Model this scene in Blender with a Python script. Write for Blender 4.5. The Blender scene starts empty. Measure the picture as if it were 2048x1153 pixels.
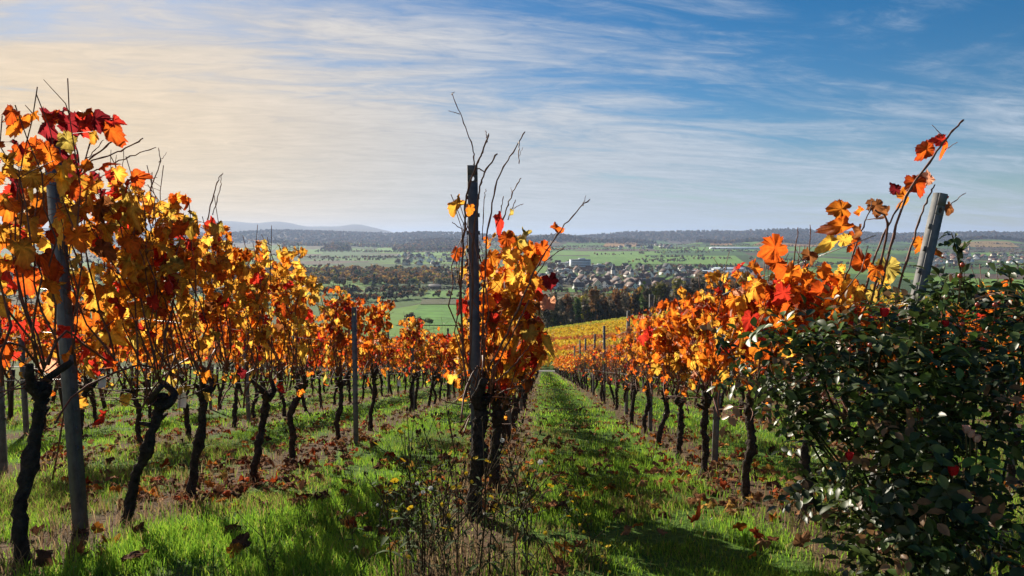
import bpy, math, random
import numpy as np
from mathutils import Vector, Matrix
R_ = math.radians
rng = np.random.default_rng(7)
random.seed(7)
S = bpy.context.scene
COL = S.collection

# ---------------------------------------------------------------- camera
F = 1400.0                      # focal length in photo pixels (2048 wide)
YAW = math.atan(61 / F); PITCH = R_(4.0)
cd = bpy.data.cameras.new('camera'); cam = bpy.data.objects.new('camera', cd); COL.objects.link(cam)
cd.sensor_width = 36; cd.lens = 36 * F / 2048; cd.clip_start = 0.05; cd.clip_end = 60000
cam.location = (0, 0, 0); cam.rotation_euler = (R_(90) - PITCH, 0, YAW)
S.camera = cam
# ---------------------------------------------------------------- sun, sky, exposure
SUN_AZ, SUN_EL = R_(-33), R_(26)          # azimuth from +Y towards +X
SV = Vector((math.sin(SUN_AZ) * math.cos(SUN_EL), math.cos(SUN_AZ) * math.cos(SUN_EL), math.sin(SUN_EL)))
sl = bpy.data.lights.new('sun', 'SUN'); sl.energy = 5.0; sl.angle = R_(0.5); sl.color = (1, 0.9, 0.74)
so = bpy.data.objects.new('sun', sl); COL.objects.link(so); so.rotation_euler = SV.to_track_quat('Z', 'Y').to_euler()
S.view_settings.view_transform = 'Standard'; S.view_settings.look = 'None'
S.view_settings.exposure = 0.85; S.view_settings.gamma = 1.0
cy = S.cycles
cy.max_bounces = 7; cy.diffuse_bounces = 5; cy.glossy_bounces = 2; cy.transmission_bounces = 4; cy.volume_bounces = 0
cy.transparent_max_bounces = 6; cy.sample_clamp_indirect = 5; cy.use_denoising = True
try: cy.denoiser = 'OPENIMAGEDENOISE'
except Exception: pass


class NT:
    """small helper to write node trees"""
    def __init__(s, tree): s.t = tree; s.L = tree.links
    def n(s, typ, ins=None, **kw):
        x = s.t.nodes.new(typ)
        for k, v in kw.items(): setattr(x, k, v)
        for k, v in (ins or {}).items():
            if hasattr(v, 'is_output') or hasattr(v, 'links'): s.L.new(v, x.inputs[k])
            else: x.inputs[k].default_value = v
        return x
    def m(s, op, a, b=0.0, c=0.0, clamp=False):
        return s.n('ShaderNodeMath', {0: a, 1: b, 2: c}, operation=op, use_clamp=clamp).outputs[0]
    def mr(s, v, a, b, c=0.0, d=1.0, smooth=True):
        return s.n('ShaderNodeMapRange', {0: v, 1: a, 2: b, 3: c, 4: d}, interpolation_type='SMOOTHSTEP' if smooth else 'LINEAR', clamp=True).outputs[0]
    def mix(s, f, a, b, bt='MIX'):
        x = s.n('ShaderNodeMix', data_type='RGBA', blend_type=bt)
        for sock, v in ((x.inputs[0], f), (x.inputs[6], a), (x.inputs[7], b)):
            if hasattr(v, 'links'): s.L.new(v, sock)
            else: sock.default_value = v if not isinstance(v, tuple) or len(v) == 4 else (*v, 1)
        return x.outputs[2]
    def noise(s, vec, scale, detail=4.0, rough=0.55, dist=0.0, out=0):
        return s.n('ShaderNodeTexNoise', {'Vector': vec, 'Scale': scale, 'Detail': detail, 'Roughness': rough, 'Distortion': dist}).outputs[out]
    def ramp(s, f, stops, mode='LINEAR'):
        x = s.n('ShaderNodeValToRGB', {0: f}); cr = x.color_ramp; cr.interpolation = mode
        while len(cr.elements) < len(stops): cr.elements.new(0.5)
        for e, (p, c) in zip(cr.elements, stops): e.position = p; e.color = (*c, 1) if len(c) == 3 else c
        return x.outputs[0]
    def xyz(s, x, y, z=0.0): return s.n('ShaderNodeCombineXYZ', {0: x, 1: y, 2: z}).outputs[0]


W = bpy.data.worlds.new('World'); S.world = W; W.use_nodes = True
W.node_tree.nodes.clear(); w = NT(W.node_tree)
SKY = 0.05
sky = w.n('ShaderNodeTexSky', sky_type='NISHITA', sun_disc=False, sun_elevation=SUN_EL, sun_rotation=SUN_AZ, air_density=1.0, dust_density=0.35, ozone_density=3.0, altitude=300)
hs = w.n('ShaderNodeHueSaturation', {'Saturation': 1.5, 'Value': 0.84, 'Color': sky.outputs[0]})
bg1 = w.n('ShaderNodeBackground', {0: hs.outputs[0], 1: SKY})
gen = w.n('ShaderNodeTexCoord').outputs['Generated']
sp = w.n('ShaderNodeSeparateXYZ', {0: gen}); dx, dy, dz = sp.outputs
zz = w.m('ADD', w.m('MAXIMUM', dz, 0.0), 0.10)
u = w.m('DIVIDE', dx, zz); v = w.m('DIVIDE', dy, zz)
a = R_(-14); ca, sa = math.cos(a), math.sin(a)
ur = w.m('ADD', w.m('MULTIPLY', u, ca), w.m('MULTIPLY', v, -sa)); vr = w.m('ADD', w.m('MULTIPLY', u, sa), w.m('MULTIPLY', v, ca))
n1 = w.noise(w.xyz(w.m('MULTIPLY', ur, 0.42), w.m('MULTIPLY', vr, 1.15), 3.1), 1.6, 9.0, 0.60, 1.1)
n2 = w.noise(w.xyz(w.m('MULTIPLY', ur, 0.22), w.m('MULTIPLY', vr, 0.5), 9.4), 1.1, 3.0, 0.5, 0.3)
n3 = w.noise(w.xyz(w.m('MULTIPLY', ur, 1.6), w.m('MULTIPLY', vr, 4.2), 1.4), 2.0, 8.0, 0.68, 1.6)
reg = w.m('ADD', w.mr(dx, -0.35, 0.25, 0.24, 0.05, smooth=False), w.mr(w.m('ADD', dx, w.m('MULTIPLY', dz, 1.3)), 0.15, 0.75, 0.0, -0.28, smooth=False))
hz = w.mr(dz, 0.02, 0.34, 0.34, 0.0)
cl = w.m('ADD', w.m('ADD', w.m('MULTIPLY', n1, 1.25), w.m('MULTIPLY', n2, 0.6)), w.m('MULTIPLY', n3, 0.42))
cl = w.m('SUBTRACT', cl, 0.47)
cl = w.m('ADD', w.m('ADD', cl, reg), hz)
mask = w.mr(cl, 0.49, 1.08, 0.0, 0.92)
sunv = w.n('ShaderNodeVectorMath', {0: gen, 1: tuple(SV)}, operation='DOT_PRODUCT').outputs['Value']
warm = w.mr(sunv, 0.55, 0.97)
warm2 = w.m('MULTIPLY', w.mr(dx, -0.02, -0.60), w.mr(dz, 0.42, 0.12))
ccol = w.mix(warm, (0.50, 0.59, 0.70), (0.70, 0.69, 0.69))
ccol = w.mix(warm2, ccol, (1.02, 0.77, 0.47))
ccol = w.mix(1.0, ccol, w.mr(w.m('ADD', w.m('MULTIPLY', n3, .6), w.m('MULTIPLY', n1, .6)), 0.45, 0.8, 0.80, 1.08, False), 'MULTIPLY')
bg2 = w.n('ShaderNodeBackground', {0: ccol, 1: 0.54})
mx = w.n('ShaderNodeMixShader', {0: mask, 1: bg1.outputs[0], 2: bg2.outputs[0]})
wo = w.n('ShaderNodeOutputWorld', {0: mx.outputs[0]})

# ---------------------------------------------------------------- helpers
def npmesh(name, V, polys, mats=None, col=None, parent=None, smooth=False, mi=None, link=True, loc=None):
    """polys: list of (m,k) int arrays; one mesh object"""
    V = np.asarray(V, np.float32)
    me = bpy.data.meshes.new(name)
    polys = [np.asarray(p, np.int32) for p in polys if len(p)]
    loops = np.concatenate([p.ravel() for p in polys]); tot = np.concatenate([np.full(len(p), p.shape[1], np.int32) for p in polys])
    st = np.concatenate([[0], np.cumsum(tot)[:-1]]).astype(np.int32)
    me.vertices.add(len(V)); me.vertices.foreach_set('co', V.ravel())
    me.loops.add(len(loops)); me.loops.foreach_set('vertex_index', loops)
    me.polygons.add(len(tot)); me.polygons.foreach_set('loop_start', st); me.polygons.foreach_set('loop_total', tot)
    if smooth: me.polygons.foreach_set('use_smooth', np.ones(len(tot), bool))
    if mats is not None:
        for m_ in (mats if isinstance(mats, (list, tuple)) else [mats]): me.materials.append(m_)
    if mi is not None: me.polygons.foreach_set('material_index', np.asarray(mi, np.int32))
    if col is not None:
        at = me.attributes.new('Col', 'FLOAT_COLOR', 'POINT'); c = np.ones((len(V), 4), np.float32); c[:, :3] = col
        at.data.foreach_set('color', c.ravel())
    me.update(calc_edges=True); me.validate()
    o = bpy.data.objects.new(name, me)
    if link: COL.objects.link(o)
    if parent is not None: o.parent = parent
    if loc is not None: o.location = loc
    return o


class MB:
    """collects pieces into one mesh"""
    def __init__(s): s.V = []; s.P = {3: [], 4: []}; s.C = []; s.M = {3: [], 4: []}; s.n = 0
    def add(s, V, polys, col=(1, 1, 1), mi=0):
        V = np.asarray(V, float).reshape(-1, 3); s.V.append(V)
        c = np.asarray(col, float); s.C.append(np.broadcast_to(c, (len(V), 3)) if c.ndim == 1 else c)
        for p in polys:
            p = np.asarray(p, int)
            if len(p):
                s.P[p.shape[1]].append(p + s.n); s.M[p.shape[1]].append(np.full(len(p), mi))
        s.n += len(V)
    def build(s, name, mats, parent=None, smooth=False, link=True, loc=None):
        polys = [np.concatenate(s.P[k]) for k in (3, 4) if s.P[k]]
        mi = np.concatenate([np.concatenate(s.M[k]) for k in (3, 4) if s.P[k]])
        return npmesh(name, np.concatenate(s.V), polys, mats, np.concatenate(s.C), parent, smooth, mi, link, loc)
    def box(s, c, d, col=(1, 1, 1), mi=0, rz=0.0):
        c = np.array(c, float); h = np.array(d, float) / 2
        V = np.array([[x, y, z] for z in (-1, 1) for y in (-1, 1) for x in (-1, 1)], float) * h
        if rz: V = V @ np.array([[math.cos(rz), math.sin(rz), 0], [-math.sin(rz), math.cos(rz), 0], [0, 0, 1]])
        s.add(V + c, [[[0, 2, 3, 1], [4, 5, 7, 6], [0, 1, 5, 4], [1, 3, 7, 5], [3, 2, 6, 7], [2, 0, 4, 6]]], col, mi)
    def tube(s, pts, rad, ns=5, col=(1, 1, 1), mi=0, cap=True, wob=0.0):
        V, Q, T = tube(pts, rad, ns, cap, wob); s.add(V, [Q, T], col, mi)


def tube(pts, rad, ns=5, cap=True, wob=0.0):
    P = np.asarray(pts, float); n = len(P); rad = np.broadcast_to(np.asarray(rad, float), (n,))
    T = np.gradient(P, axis=0); T /= np.linalg.norm(T, axis=1, keepdims=True) + 1e-9
    ref = np.where(np.abs(T[:, 2:3]) > 0.9, [[1.0, 0, 0]], [[0, 0, 1.0]])
    A = np.cross(T, ref); A /= np.linalg.norm(A, axis=1, keepdims=True) + 1e-9
    for i in range(1, n):
        if A[i] @ A[i - 1] < 0: A[i] = -A[i]
        b = A[i - 1] - T[i] * (A[i - 1] @ T[i]); ln = np.linalg.norm(b)
        if ln > 1e-6: A[i] = b / ln
    B = np.cross(T, A)
    th = np.arange(ns) * 2 * math.pi / ns
    r = rad[:, None] * (1 + (wob * rng.standard_normal((n, ns)) if wob else 0))
    V = P[:, None, :] + r[..., None] * (np.cos(th)[None, :, None] * A[:, None, :] + np.sin(th)[None, :, None] * B[:, None, :])
    V = V.reshape(-1, 3)
    i = np.arange(n - 1)[:, None] * ns; j = np.arange(ns)[None, :]; j2 = (j + 1) % ns
    Q = np.stack([i + j, i + j2, i + ns + j2, i + ns + j], -1).reshape(-1, 4)
    Tt = np.zeros((0, 3), int)
    if cap:
        V = np.vstack([V, P[0], P[-1]]); k = n * ns
        jj = np.arange(ns); Tt = np.vstack([np.stack([(jj + 1) % ns, jj, np.full(ns, k)], 1), np.stack([(n - 1) * ns + jj, (n - 1) * ns + (jj + 1) % ns, np.full(ns, k + 1)], 1)])
    return V, Q, Tt


def smooth_path(pts, n):
    P = np.asarray(pts, float); m = len(P)
    if m < 3: t = np.linspace(0, 1, n)[:, None]; return P[0] * (1 - t) + P[-1] * t
    x = np.linspace(0, m - 1, n); out = []
    for q in x:
        i = min(int(q), m - 2); t = q - i
        p0, p1, p2, p3 = P[max(i - 1, 0)], P[i], P[i + 1], P[min(i + 2, m - 1)]
        out.append(0.5 * ((2 * p1) + (-p0 + p2) * t + (2 * p0 - 5 * p1 + 4 * p2 - p3) * t * t + (-p0 + 3 * p1 - 3 * p2 + p3) * t ** 3))
    return np.array(out)


def tag(o, label=None, cat=None, group=None, kind=None):
    if label: o['label'] = label
    if cat: o['category'] = cat
    if group: o['group'] = group
    if kind: o['kind'] = kind
    return o
def empty(name, loc, rz=0.0, scale=None, label=None, cat=None, group=None):
    o = bpy.data.objects.new(name, None); COL.objects.link(o); o.location = loc; o.rotation_euler = (0, 0, rz); o.empty_display_size = 0.1
    if scale: o.scale = scale
    return tag(o, label, cat, group)
def copy_tree(o, kids, **kw):
    """copy a thing and its parts (kids: {object: [children]})"""
    c = o.copy(); COL.objects.link(c)
    for k in ('label', 'category', 'group'):
        if kw.get(k): c[k] = kw[k]
    for ch in kids.get(o, ()):
        d = ch.copy(); COL.objects.link(d); d.parent = c
        for g in kids.get(ch, ()):
            e = g.copy(); COL.objects.link(e); e.parent = d
    return c

ORD = 'first second third fourth fifth sixth seventh eighth ninth tenth eleventh twelfth thirteenth fourteenth fifteenth sixteenth'.split()

def sst(a, b, x):
    t = np.clip((np.asarray(x, float) - a) / (b - a), 0, 1); return t * t * (3 - 2 * t)
def vn(x, y, seed=0):
    """2-D value noise, about -1..1"""
    x = np.asarray(x, float); y = np.asarray(y, float)
    xi, yi = np.floor(x), np.floor(y); fx, fy = x - xi, y - yi; fx = fx * fx * (3 - 2 * fx); fy = fy * fy * (3 - 2 * fy)
    def h(i, j):
        q = np.sin(i * 127.1 + j * 311.7 + seed * 74.7) * 43758.5453; return (q - np.floor(q)) * 2 - 1
    return (h(xi, yi) * (1 - fx) + h(xi + 1, yi) * fx) * (1 - fy) + (h(xi, yi + 1) * (1 - fx) + h(xi + 1, yi + 1) * fx) * fy

# terrain ---------------------------------------------------------
H0, SL = 0.90, 0.18
KL = np.array([(-3, -.36), (0, -.9), (80, -15.3), (84, -15.9), (350, -49), (500, -61), (700, -70), (1700, -72), (2300, -68), (3200, -60), (4200, -50), (5200, -36), (6000, 4), (6800, 50), (7600, 46), (9500, 10), (24000, -40)])
KR = np.array([(-3, -.36), (0, -.9), (80, -15.3), (84, -15.9), (150, -23.2), (250, -34.0), (265, -36), (330, -45), (420, -58), (550, -67), (700, -72), (1700, -72), (2300, -66), (3000, -56), (4000, -39), (5000, -23), (5700, 12), (6400, 46), (7200, 54), (9000, 10), (24000, -40)])
def zt(X, Y):
    X = np.asarray(X, float); Y = np.asarray(Y, float)
    az = X / np.maximum(Y, 1.0)
    wgt = sst(-0.06, 0.0, az)
    z = np.interp(Y, KL[:, 0], KL[:, 1]) * (1 - wgt) + np.interp(Y, KR[:, 0], KR[:, 1]) * wgt
    z = z + 0.145 * np.clip(X, 0, 90) * sst(84, 220, Y) * (1 - sst(270, 480, Y))
    amp = sst(1800, 5200, Y)
    z = z + amp * (7 * vn(X / 900, Y / 900, 1) + 4 * vn(X / 350, Y / 350, 2))
    z = z + sst(3600, 5400, Y) * (44 * vn(X / 1150 + 3, Y / 1500, 5) + 12 * vn(X / 380, Y / 700, 6))
    prof = 1.15 * sst(-0.165, -0.245, az) * (1 + 0.22 * vn(az * 22, 2.2, 3)) * (0.82 + 0.3 * sst(-.30, -.40, az))
    z = z + 178 * np.exp(-((Y - 12500) / 1300.0) ** 2) * prof
    for ha, wa, hh in ((-.375, .030, 75), (-.315, .022, 45), (-.262, .028, 60), (-.47, .04, 60), (-.60, .05, 90)): z = z + hh * np.exp(-((Y - 12300) / 1000.0) ** 2 - ((az - ha) / wa) ** 2)
    z = z + 60 * np.exp(-((Y - 9500) / 700.0) ** 2) * sst(-.16, -.24, az) * sst(-.40, -.33, az)
    z = z + 44 * np.exp(-((Y - 4700) / 420.0) ** 2 - ((az + 0.155) / 0.05) ** 2) + 26 * np.exp(-((Y - 5100) / 350.0) ** 2 - ((az + 0.27) / 0.06) ** 2)
    for hy, ha, wy, wa, hh in ((4300, .31, 350, .05, 26), (4600, .025, 330, .035, 30), (4350, .225, 260, .022, 20), (4200, .62, 420, .07, 36), (4700, .45, 380, .05, 26), (5000, -.07, 380, .04, 34), (4400, -.40, 400, .06, 34), (3700, .55, 260, .05, 16), (3900, -.30, 300, .05, 18)):
        z = z + hh * np.exp(-((Y - hy) / wy) ** 2 - ((az - ha) / wa) ** 2)
    z = z + 22 * np.exp(-((Y - 4900) / 300.0) ** 2 - ((az - 0.118) / 0.025) ** 2)
    return z
def z1(x, y): return float(zt(x, y))
cM = np.array(cam.rotation_euler.to_matrix())
def ray(px, py):
    d = cM @ np.array([(px - 1024) / F, -(py - 576.5) / F, -1.0]); return d
def pxY(px, py, Y):
    d = ray(px, py); return d * (Y / d[1])
def hit(px, py):
    d = ray(px, py); d = d / d[1]
    Y = np.geomspace(2, 22000, 5000); z = zt(d[0] * Y, Y); q = np.nonzero(d[2] * Y < z)[0]
    if not len(q): return np.array([d[0] * 6500, 6500, z1(d[0] * 6500, 6500)])
    i = q[0]; return np.array([d[0] * Y[i], Y[i], z[i]])

# ---------------------------------------------------------------- materials
def newmat(name):
    m = bpy.data.materials.new(name); m.use_nodes = True; m.node_tree.nodes.clear(); return m, NT(m.node_tree)
def plain(name, col, rough=0.7, spec=0.3, metal=0.0, nscale=0, namt=0.3, bump=0.0, bscale=30.0):
    m, t = newmat(name); c = (*col, 1)
    oc = t.n('ShaderNodeTexCoord').outputs['Object']
    if nscale:
        f = t.mr(t.noise(oc, nscale, 5.0), 0.3, 0.7, 1 - namt, 1 + namt, False); c = t.mix(1.0, c, f, 'MULTIPLY')
    b = t.n('ShaderNodeBsdfPrincipled', {'Base Color': c, 'Roughness': rough, 'Specular IOR Level': spec, 'Metallic': metal})
    if bump:
        bp = t.n('ShaderNodeBump', {'Height': t.noise(oc, bscale, 6.0, 0.6), 'Strength': bump, 'Distance': 0.02}); t.L.new(bp.outputs[0], b.inputs['Normal'])
    t.n('ShaderNodeOutputMaterial', {0: b.outputs[0]}); return m
def leafmat(name, trans=0.5, rough=0.55, spec=0.25, nscale=0.0, namt=0.25, tint=(1, 1, 1)):
    """foliage: colour from the mesh's own leaf colours, some of the light passes through"""
    m, t = newmat(name); c = t.n('ShaderNodeAttribute', attribute_name='Col').outputs['Color']
    if nscale:
        oc = t.n('ShaderNodeTexCoord').outputs['Object']
        f = t.mr(t.noise(oc, nscale, 4.0, 0.6), 0.3, 0.7, 1 - namt, 1 + namt, False); c = t.mix(1.0, c, f, 'MULTIPLY')
    b = t.n('ShaderNodeBsdfPrincipled', {'Base Color': c, 'Roughness': rough, 'Specular IOR Level': spec})
    tr = t.n('ShaderNodeBsdfTranslucent', {'Color': t.mix(1.0, c, tint, 'MULTIPLY')})
    mx = t.n('ShaderNodeMixShader', {0: trans, 1: b.outputs[0], 2: tr.outputs[0]})
    t.n('ShaderNodeOutputMaterial', {0: mx.outputs[0]}); return m

M_LEAF = leafmat('vine_leaf', 0.74, 0.5, 0.3, 55.0, 0.25, (1.0, 0.95, 0.8))
M_LEAFD = leafmat('dead_leaf', 0.25, 0.8, 0.05, 30.0, 0.35)
M_GRASS = leafmat('grass_blade', 0.58, 0.4, 0.35, 0, 0)
M_ROSE = leafmat('rose_leaf', 0.28, 0.42, 0.38, 40.0, 0.3)
M_WEED = leafmat('weed_leaf', 0.3, 0.7, 0.08)
M_TREE = leafmat('tree_leaf', 0.3, 0.7, 0.15)
M_COL = leafmat('plain_colour', 0.0, 0.7, 0.2)
M_BARK = plain('vine_bark', (0.052, 0.040, 0.032), 0.9, 0.15, 0, 25, 0.6, 1.0, 60)
M_CANE = plain('vine_cane', (0.16, 0.062, 0.036), 0.6, 0.3, 0, 18, 0.5)
M_TRUNK = plain('tree_bark', (0.06, 0.05, 0.04), 0.9, 0.1)
M_STEEL = plain('galvanised_steel', (0.155, 0.155, 0.155), 0.75, 0.2, 0.0, 14, 0.45, 0.15, 60)
M_STEELD = plain('weathered_steel', (0.105, 0.11, 0.12), 0.6, 0.3, 0.1, 22, 0.3, 0.15, 60)
M_WIRE = plain('trellis_wire', (0.35, 0.35, 0.36), 0.4, 0.5, 0.8)
M_WALL = leafmat('house_wall', 0.0, 0.8, 0.2)
M_ROOF = leafmat('roof_tile', 0.0, 0.75, 0.25, 0.9, 0.2)
M_GLASS = plain('window_glass', (0.03, 0.035, 0.045), 0.15, 0.5)
M_WHITE = plain('white_paper', (0.75, 0.75, 0.72), 0.7, 0.2)
M_ROAD = plain('asphalt', (0.19, 0.185, 0.18), 0.9, 0.2, 0, 3, 0.25)

# row layout -------------------------------------------------------
ROW0, RS = -0.42, 1.92
def rx(k): return ROW0 + RS * k

def ground_mat():
    m, t = newmat('ground'); pos = t.n('ShaderNodeNewGeometry').outputs['Position']
    s = t.n('ShaderNodeSeparateXYZ', {0: pos}); x, y, z = s.outputs
    # vineyard slope: grass lanes, brown strips under the vines
    q = t.m('DIVIDE', t.m('SUBTRACT', x, ROW0), RS); fr = t.m('ABSOLUTE', t.m('SUBTRACT', q, t.m('ROUND', q)))
    nz = t.noise(pos, 2.3, 6.0, 0.65); nf = t.noise(pos, 19.0, 5.0, 0.65)
    d = t.m('ADD', fr, t.m('MULTIPLY', t.m('SUBTRACT', nz, 0.5), 0.25))
    strip = t.mr(d, 0.20, 0.10)
    g = t.ramp(nf, [(0.3, (0.035, 0.065, 0.012)), (0.5, (0.06, 0.125, 0.018)), (0.72, (0.10, 0.17, 0.03))])
    g = t.mix(t.mr(nz, 0.52, 0.75, 0, 0.5), g, (0.11, 0.085, 0.04))
    soil = t.ramp(nf, [(0.3, (0.055, 0.036, 0.022)), (0.6, (0.13, 0.085, 0.05)), (0.8, (0.20, 0.13, 0.075))])
    near = t.mix(strip, g, soil)
    # valley: a patchwork of fields
    dis = t.noise(pos, 0.004, 3.0, 0.5, 0, 1)
    pv = t.n('ShaderNodeVectorMath', {0: pos, 1: t.n('ShaderNodeVectorMath', {0: dis, 1: (90, 90, 0)}, operation='MULTIPLY').outputs[0]}, operation='ADD').outputs[0]
    pv = t.n('ShaderNodeMapping', {0: pv, 2: (0, 0, 0.35), 3: (1 / 200., 1 / 300., 0.0)}).outputs[0]
    vo = t.n('ShaderNodeTexVoronoi', {'Vector': pv, 'Scale': 1.0, 'Randomness': 0.85}, voronoi_dimensions='2D', distance='CHEBYCHEV')
    cr = t.n('ShaderNodeSeparateColor', {0: vo.outputs['Color']}).outputs[0]
    fld = t.ramp(cr, [(0.0, (0.08, 0.17, 0.022)), (0.16, (0.15, 0.30, 0.03)), (0.30, (0.06, 0.11, 0.025)), (0.45, (0.19, 0.34, 0.045)), (0.58, (0.12, 0.11, 0.05)), (0.70, (0.12, 0.24, 0.035)), (0.84, (0.14, 0.095, 0.06))], 'CONSTANT')
    fld = t.mix(1.0, fld, t.mr(t.noise(pos, 0.03, 6.0, 0.6), 0.3, 0.7, 0.5, 0.85, False), 'MULTIPLY')
    vo2 = t.n('ShaderNodeTexVoronoi', {'Vector': pv, 'Scale': 1.0, 'Randomness': 0.85}, voronoi_dimensions='2D', distance='CHEBYCHEV', feature='F2')
    edge = t.mr(t.m('SUBTRACT', vo2.outputs['Distance'], vo.outputs['Distance']), 0.02, 0.035, 1, 0)
    fld = t.mix(t.m('MULTIPLY', edge, 0.6), fld, (0.05, 0.05, 0.025))
    wn = t.noise(pos, 0.0016, 5.0, 0.6)
    wood = t.ramp(t.noise(pos, 0.02, 6.0, 0.7), [(0.3, (0.035, 0.028, 0.018)), (0.5, (0.075, 0.047, 0.027)), (0.7, (0.11, 0.062, 0.03))])
    zz = t.m('ADD', z, t.m('MULTIPLY', t.m('SUBTRACT', wn, 0.5), 60.0))
    wm = t.m('MULTIPLY', t.mr(zz, -18.0, -10.0), t.mr(y, 3800, 4400))
    far = t.mix(wm, fld, wood)
    col = t.mix(t.mr(y, 83.5, 84.0), near, far)
    hgt = t.m('MULTIPLY', t.m('ADD', nf, nz), t.mr(y, 20.0, 84.0, 1, 0))
    bp = t.n('ShaderNodeBump', {'Height': hgt, 'Strength': 0.8, 'Distance': 0.06})
    b = t.n('ShaderNodeBsdfPrincipled', {'Base Color': col, 'Roughness': 0.95, 'Specular IOR Level': 0.1, 'Normal': bp.outputs[0]})
    t.n('ShaderNodeOutputMaterial', {0: b.outputs[0]}); return m
M_GROUND = ground_mat()

# ---------------------------------------------------------------- the land: one sheet to the horizon
def build_land():
    rr = np.concatenate([[0.0], np.geomspace(0.6, 23000, 430)])
    an = np.concatenate([np.linspace(-58, 58, 300), np.linspace(58, 302, 40)[1:-1]]); an = np.radians(an)
    A, Rr = np.meshgrid(an, rr[1:]); X = Rr * np.sin(A); Y = Rr * np.cos(A)
    V = np.stack([X, Y, zt(X, Y)], -1).reshape(-1, 3); na = len(an); nr = len(rr) - 1
    i = np.arange(nr - 1)[:, None] * na; j = np.arange(na)[None, :]; j2 = (j + 1) % na
    Q = np.stack([i + j, i + na + j, i + na + j2, i + j2], -1).reshape(-1, 4)
    k = len(V); V = np.vstack([V, [[0, 0, z1(0, 0)]]]); jj = np.arange(na)
    T = np.stack([np.full(na, k), jj, (jj + 1) % na], 1)
    o = npmesh('ground', V, [T[:, [0, 2, 1]][:, ::-1], Q[:, ::-1]], M_GROUND, smooth=True)
    tag(o, kind='structure')
build_land()

def strip_sheet(name, x0, x1, y0, y1, off, mat, nx=30, ny=4):
    X, Y = np.meshgrid(np.linspace(x0, x1, nx), np.linspace(y0, y1, ny)); V = np.stack([X, Y, zt(X, Y) + off], -1).reshape(-1, 3)
    i = np.arange(ny - 1)[:, None] * nx; j = np.arange(nx - 1)[None, :]
    Q = np.stack([i + j, i + j + 1, i + nx + j + 1, i + nx + j], -1).reshape(-1, 4)
    return tag(npmesh(name, V, [Q], mat), kind='structure')
strip_sheet('road', -120, 120, 80.4, 83.6, 0.05, M_ROAD, 60, 4)

def drape(name, corners, col, off=0.6, n=26, noise=0.35, rows=0.0):
    """a field: the quad given by four photo points, laid over the land"""
    C = np.array([hit(*c)[:2] for c in corners]); t = np.linspace(0, 1, n); U, T = np.meshgrid(t, t)
    P = (C[0] * ((1 - U) * (1 - T))[..., None] + C[1] * (U * (1 - T))[..., None] + C[2] * (U * T)[..., None] + C[3] * ((1 - U) * T)[..., None])
    z = zt(P[..., 0], P[..., 1]) + off; V = np.concatenate([P, z[..., None]], -1).reshape(-1, 3)
    i = np.arange(n - 1)[:, None] * n; j = np.arange(n - 1)[None, :]
    Q = np.stack([i + j, i + j + 1, i + n + j + 1, i + n + j], -1).reshape(-1, 4)
    m = plain(name, col, 0.95, 0.1, 0, 0.06, noise)
    return tag(npmesh(name, V, [Q], m, smooth=True), kind='structure')
GR1, GR2, GR3, BR1, BR2, GOLD = (0.095, 0.20, 0.03), (0.14, 0.26, 0.045), (0.055, 0.115, 0.028), (0.11, 0.08, 0.055), (0.085, 0.085, 0.045), (0.30, 0.16, 0.045)
for nm, cs, c in (
    ('meadow', [(790, 652), (960, 652), (960, 612), (838, 612)], (0.075, 0.20, 0.022)),
    ('field', [(840, 610), (960, 610), (960, 599), (845, 599)], (0.085, 0.09, 0.04)),
    ('meadow', [(845, 598), (960, 598), (960, 581), (860, 583)], GR1),
    ('field', [(1085, 584), (1330, 590), (1330, 580), (1085, 576)], GR1),
    ('field', [(1100, 535), (1290, 540), (1250, 515), (1105, 512)], GR1),
    ('field', [(1180, 524), (1330, 530), (1290, 508), (1180, 510)], GR2),
    ('field', [(1330, 527), (1500, 533), (1470, 512), (1310, 512)], GR2),
    ('field', [(1340, 511), (1500, 512), (1480, 503), (1330, 503)], GR3),
    ('field', [(1090, 511), (1320, 511), (1330, 504), (1090, 503)], GR2),
    ('field', [(1180, 503), (1330, 503), (1300, 499), (1180, 499)], BR1),
    ('field', [(1330, 502), (1560, 503), (1540, 495), (1330, 495)], GR2),
    ('field', [(720, 514), (800, 516), (800, 508), (720, 506)], BR2),
    ('field', [(640, 512), (760, 513), (760, 503), (650, 503)], GR3),
    ('field', [(755, 503), (830, 505), (830, 496), (755, 496)], GR2),
    ('field', [(800, 512), (930, 512), (930, 504), (800, 506)], GR2),
    ('field', [(560, 508), (640, 509), (640, 500), (560, 499)], GR1),
    ('vineyard_slope', [(1205, 494), (1285, 494), (1262, 480), (1222, 481)], GOLD),
    ('vineyard_slope', [(1085, 487), (1120, 487), (1112, 480), (1090, 481)], GOLD),
    ('vineyard_slope', [(1420, 491), (1465, 491), (1455, 484), (1425, 484)], GOLD),
    ('vineyard_slope', [(1500, 492), (1640, 494), (1620, 485), (1520, 485)], GOLD),
    ('vineyard_slope', [(1900, 494), (2040, 495), (2020, 484), (1930, 485)], (0.30, 0.19, 0.06)),
    ('field', [(1930, 512), (2048, 512), (2048, 506), (1940, 506)], GR2),
    ('field', [(1780, 545), (2048, 550), (2048, 541), (1780, 537)], GR3)):
    drape(nm, cs, c)

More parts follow.
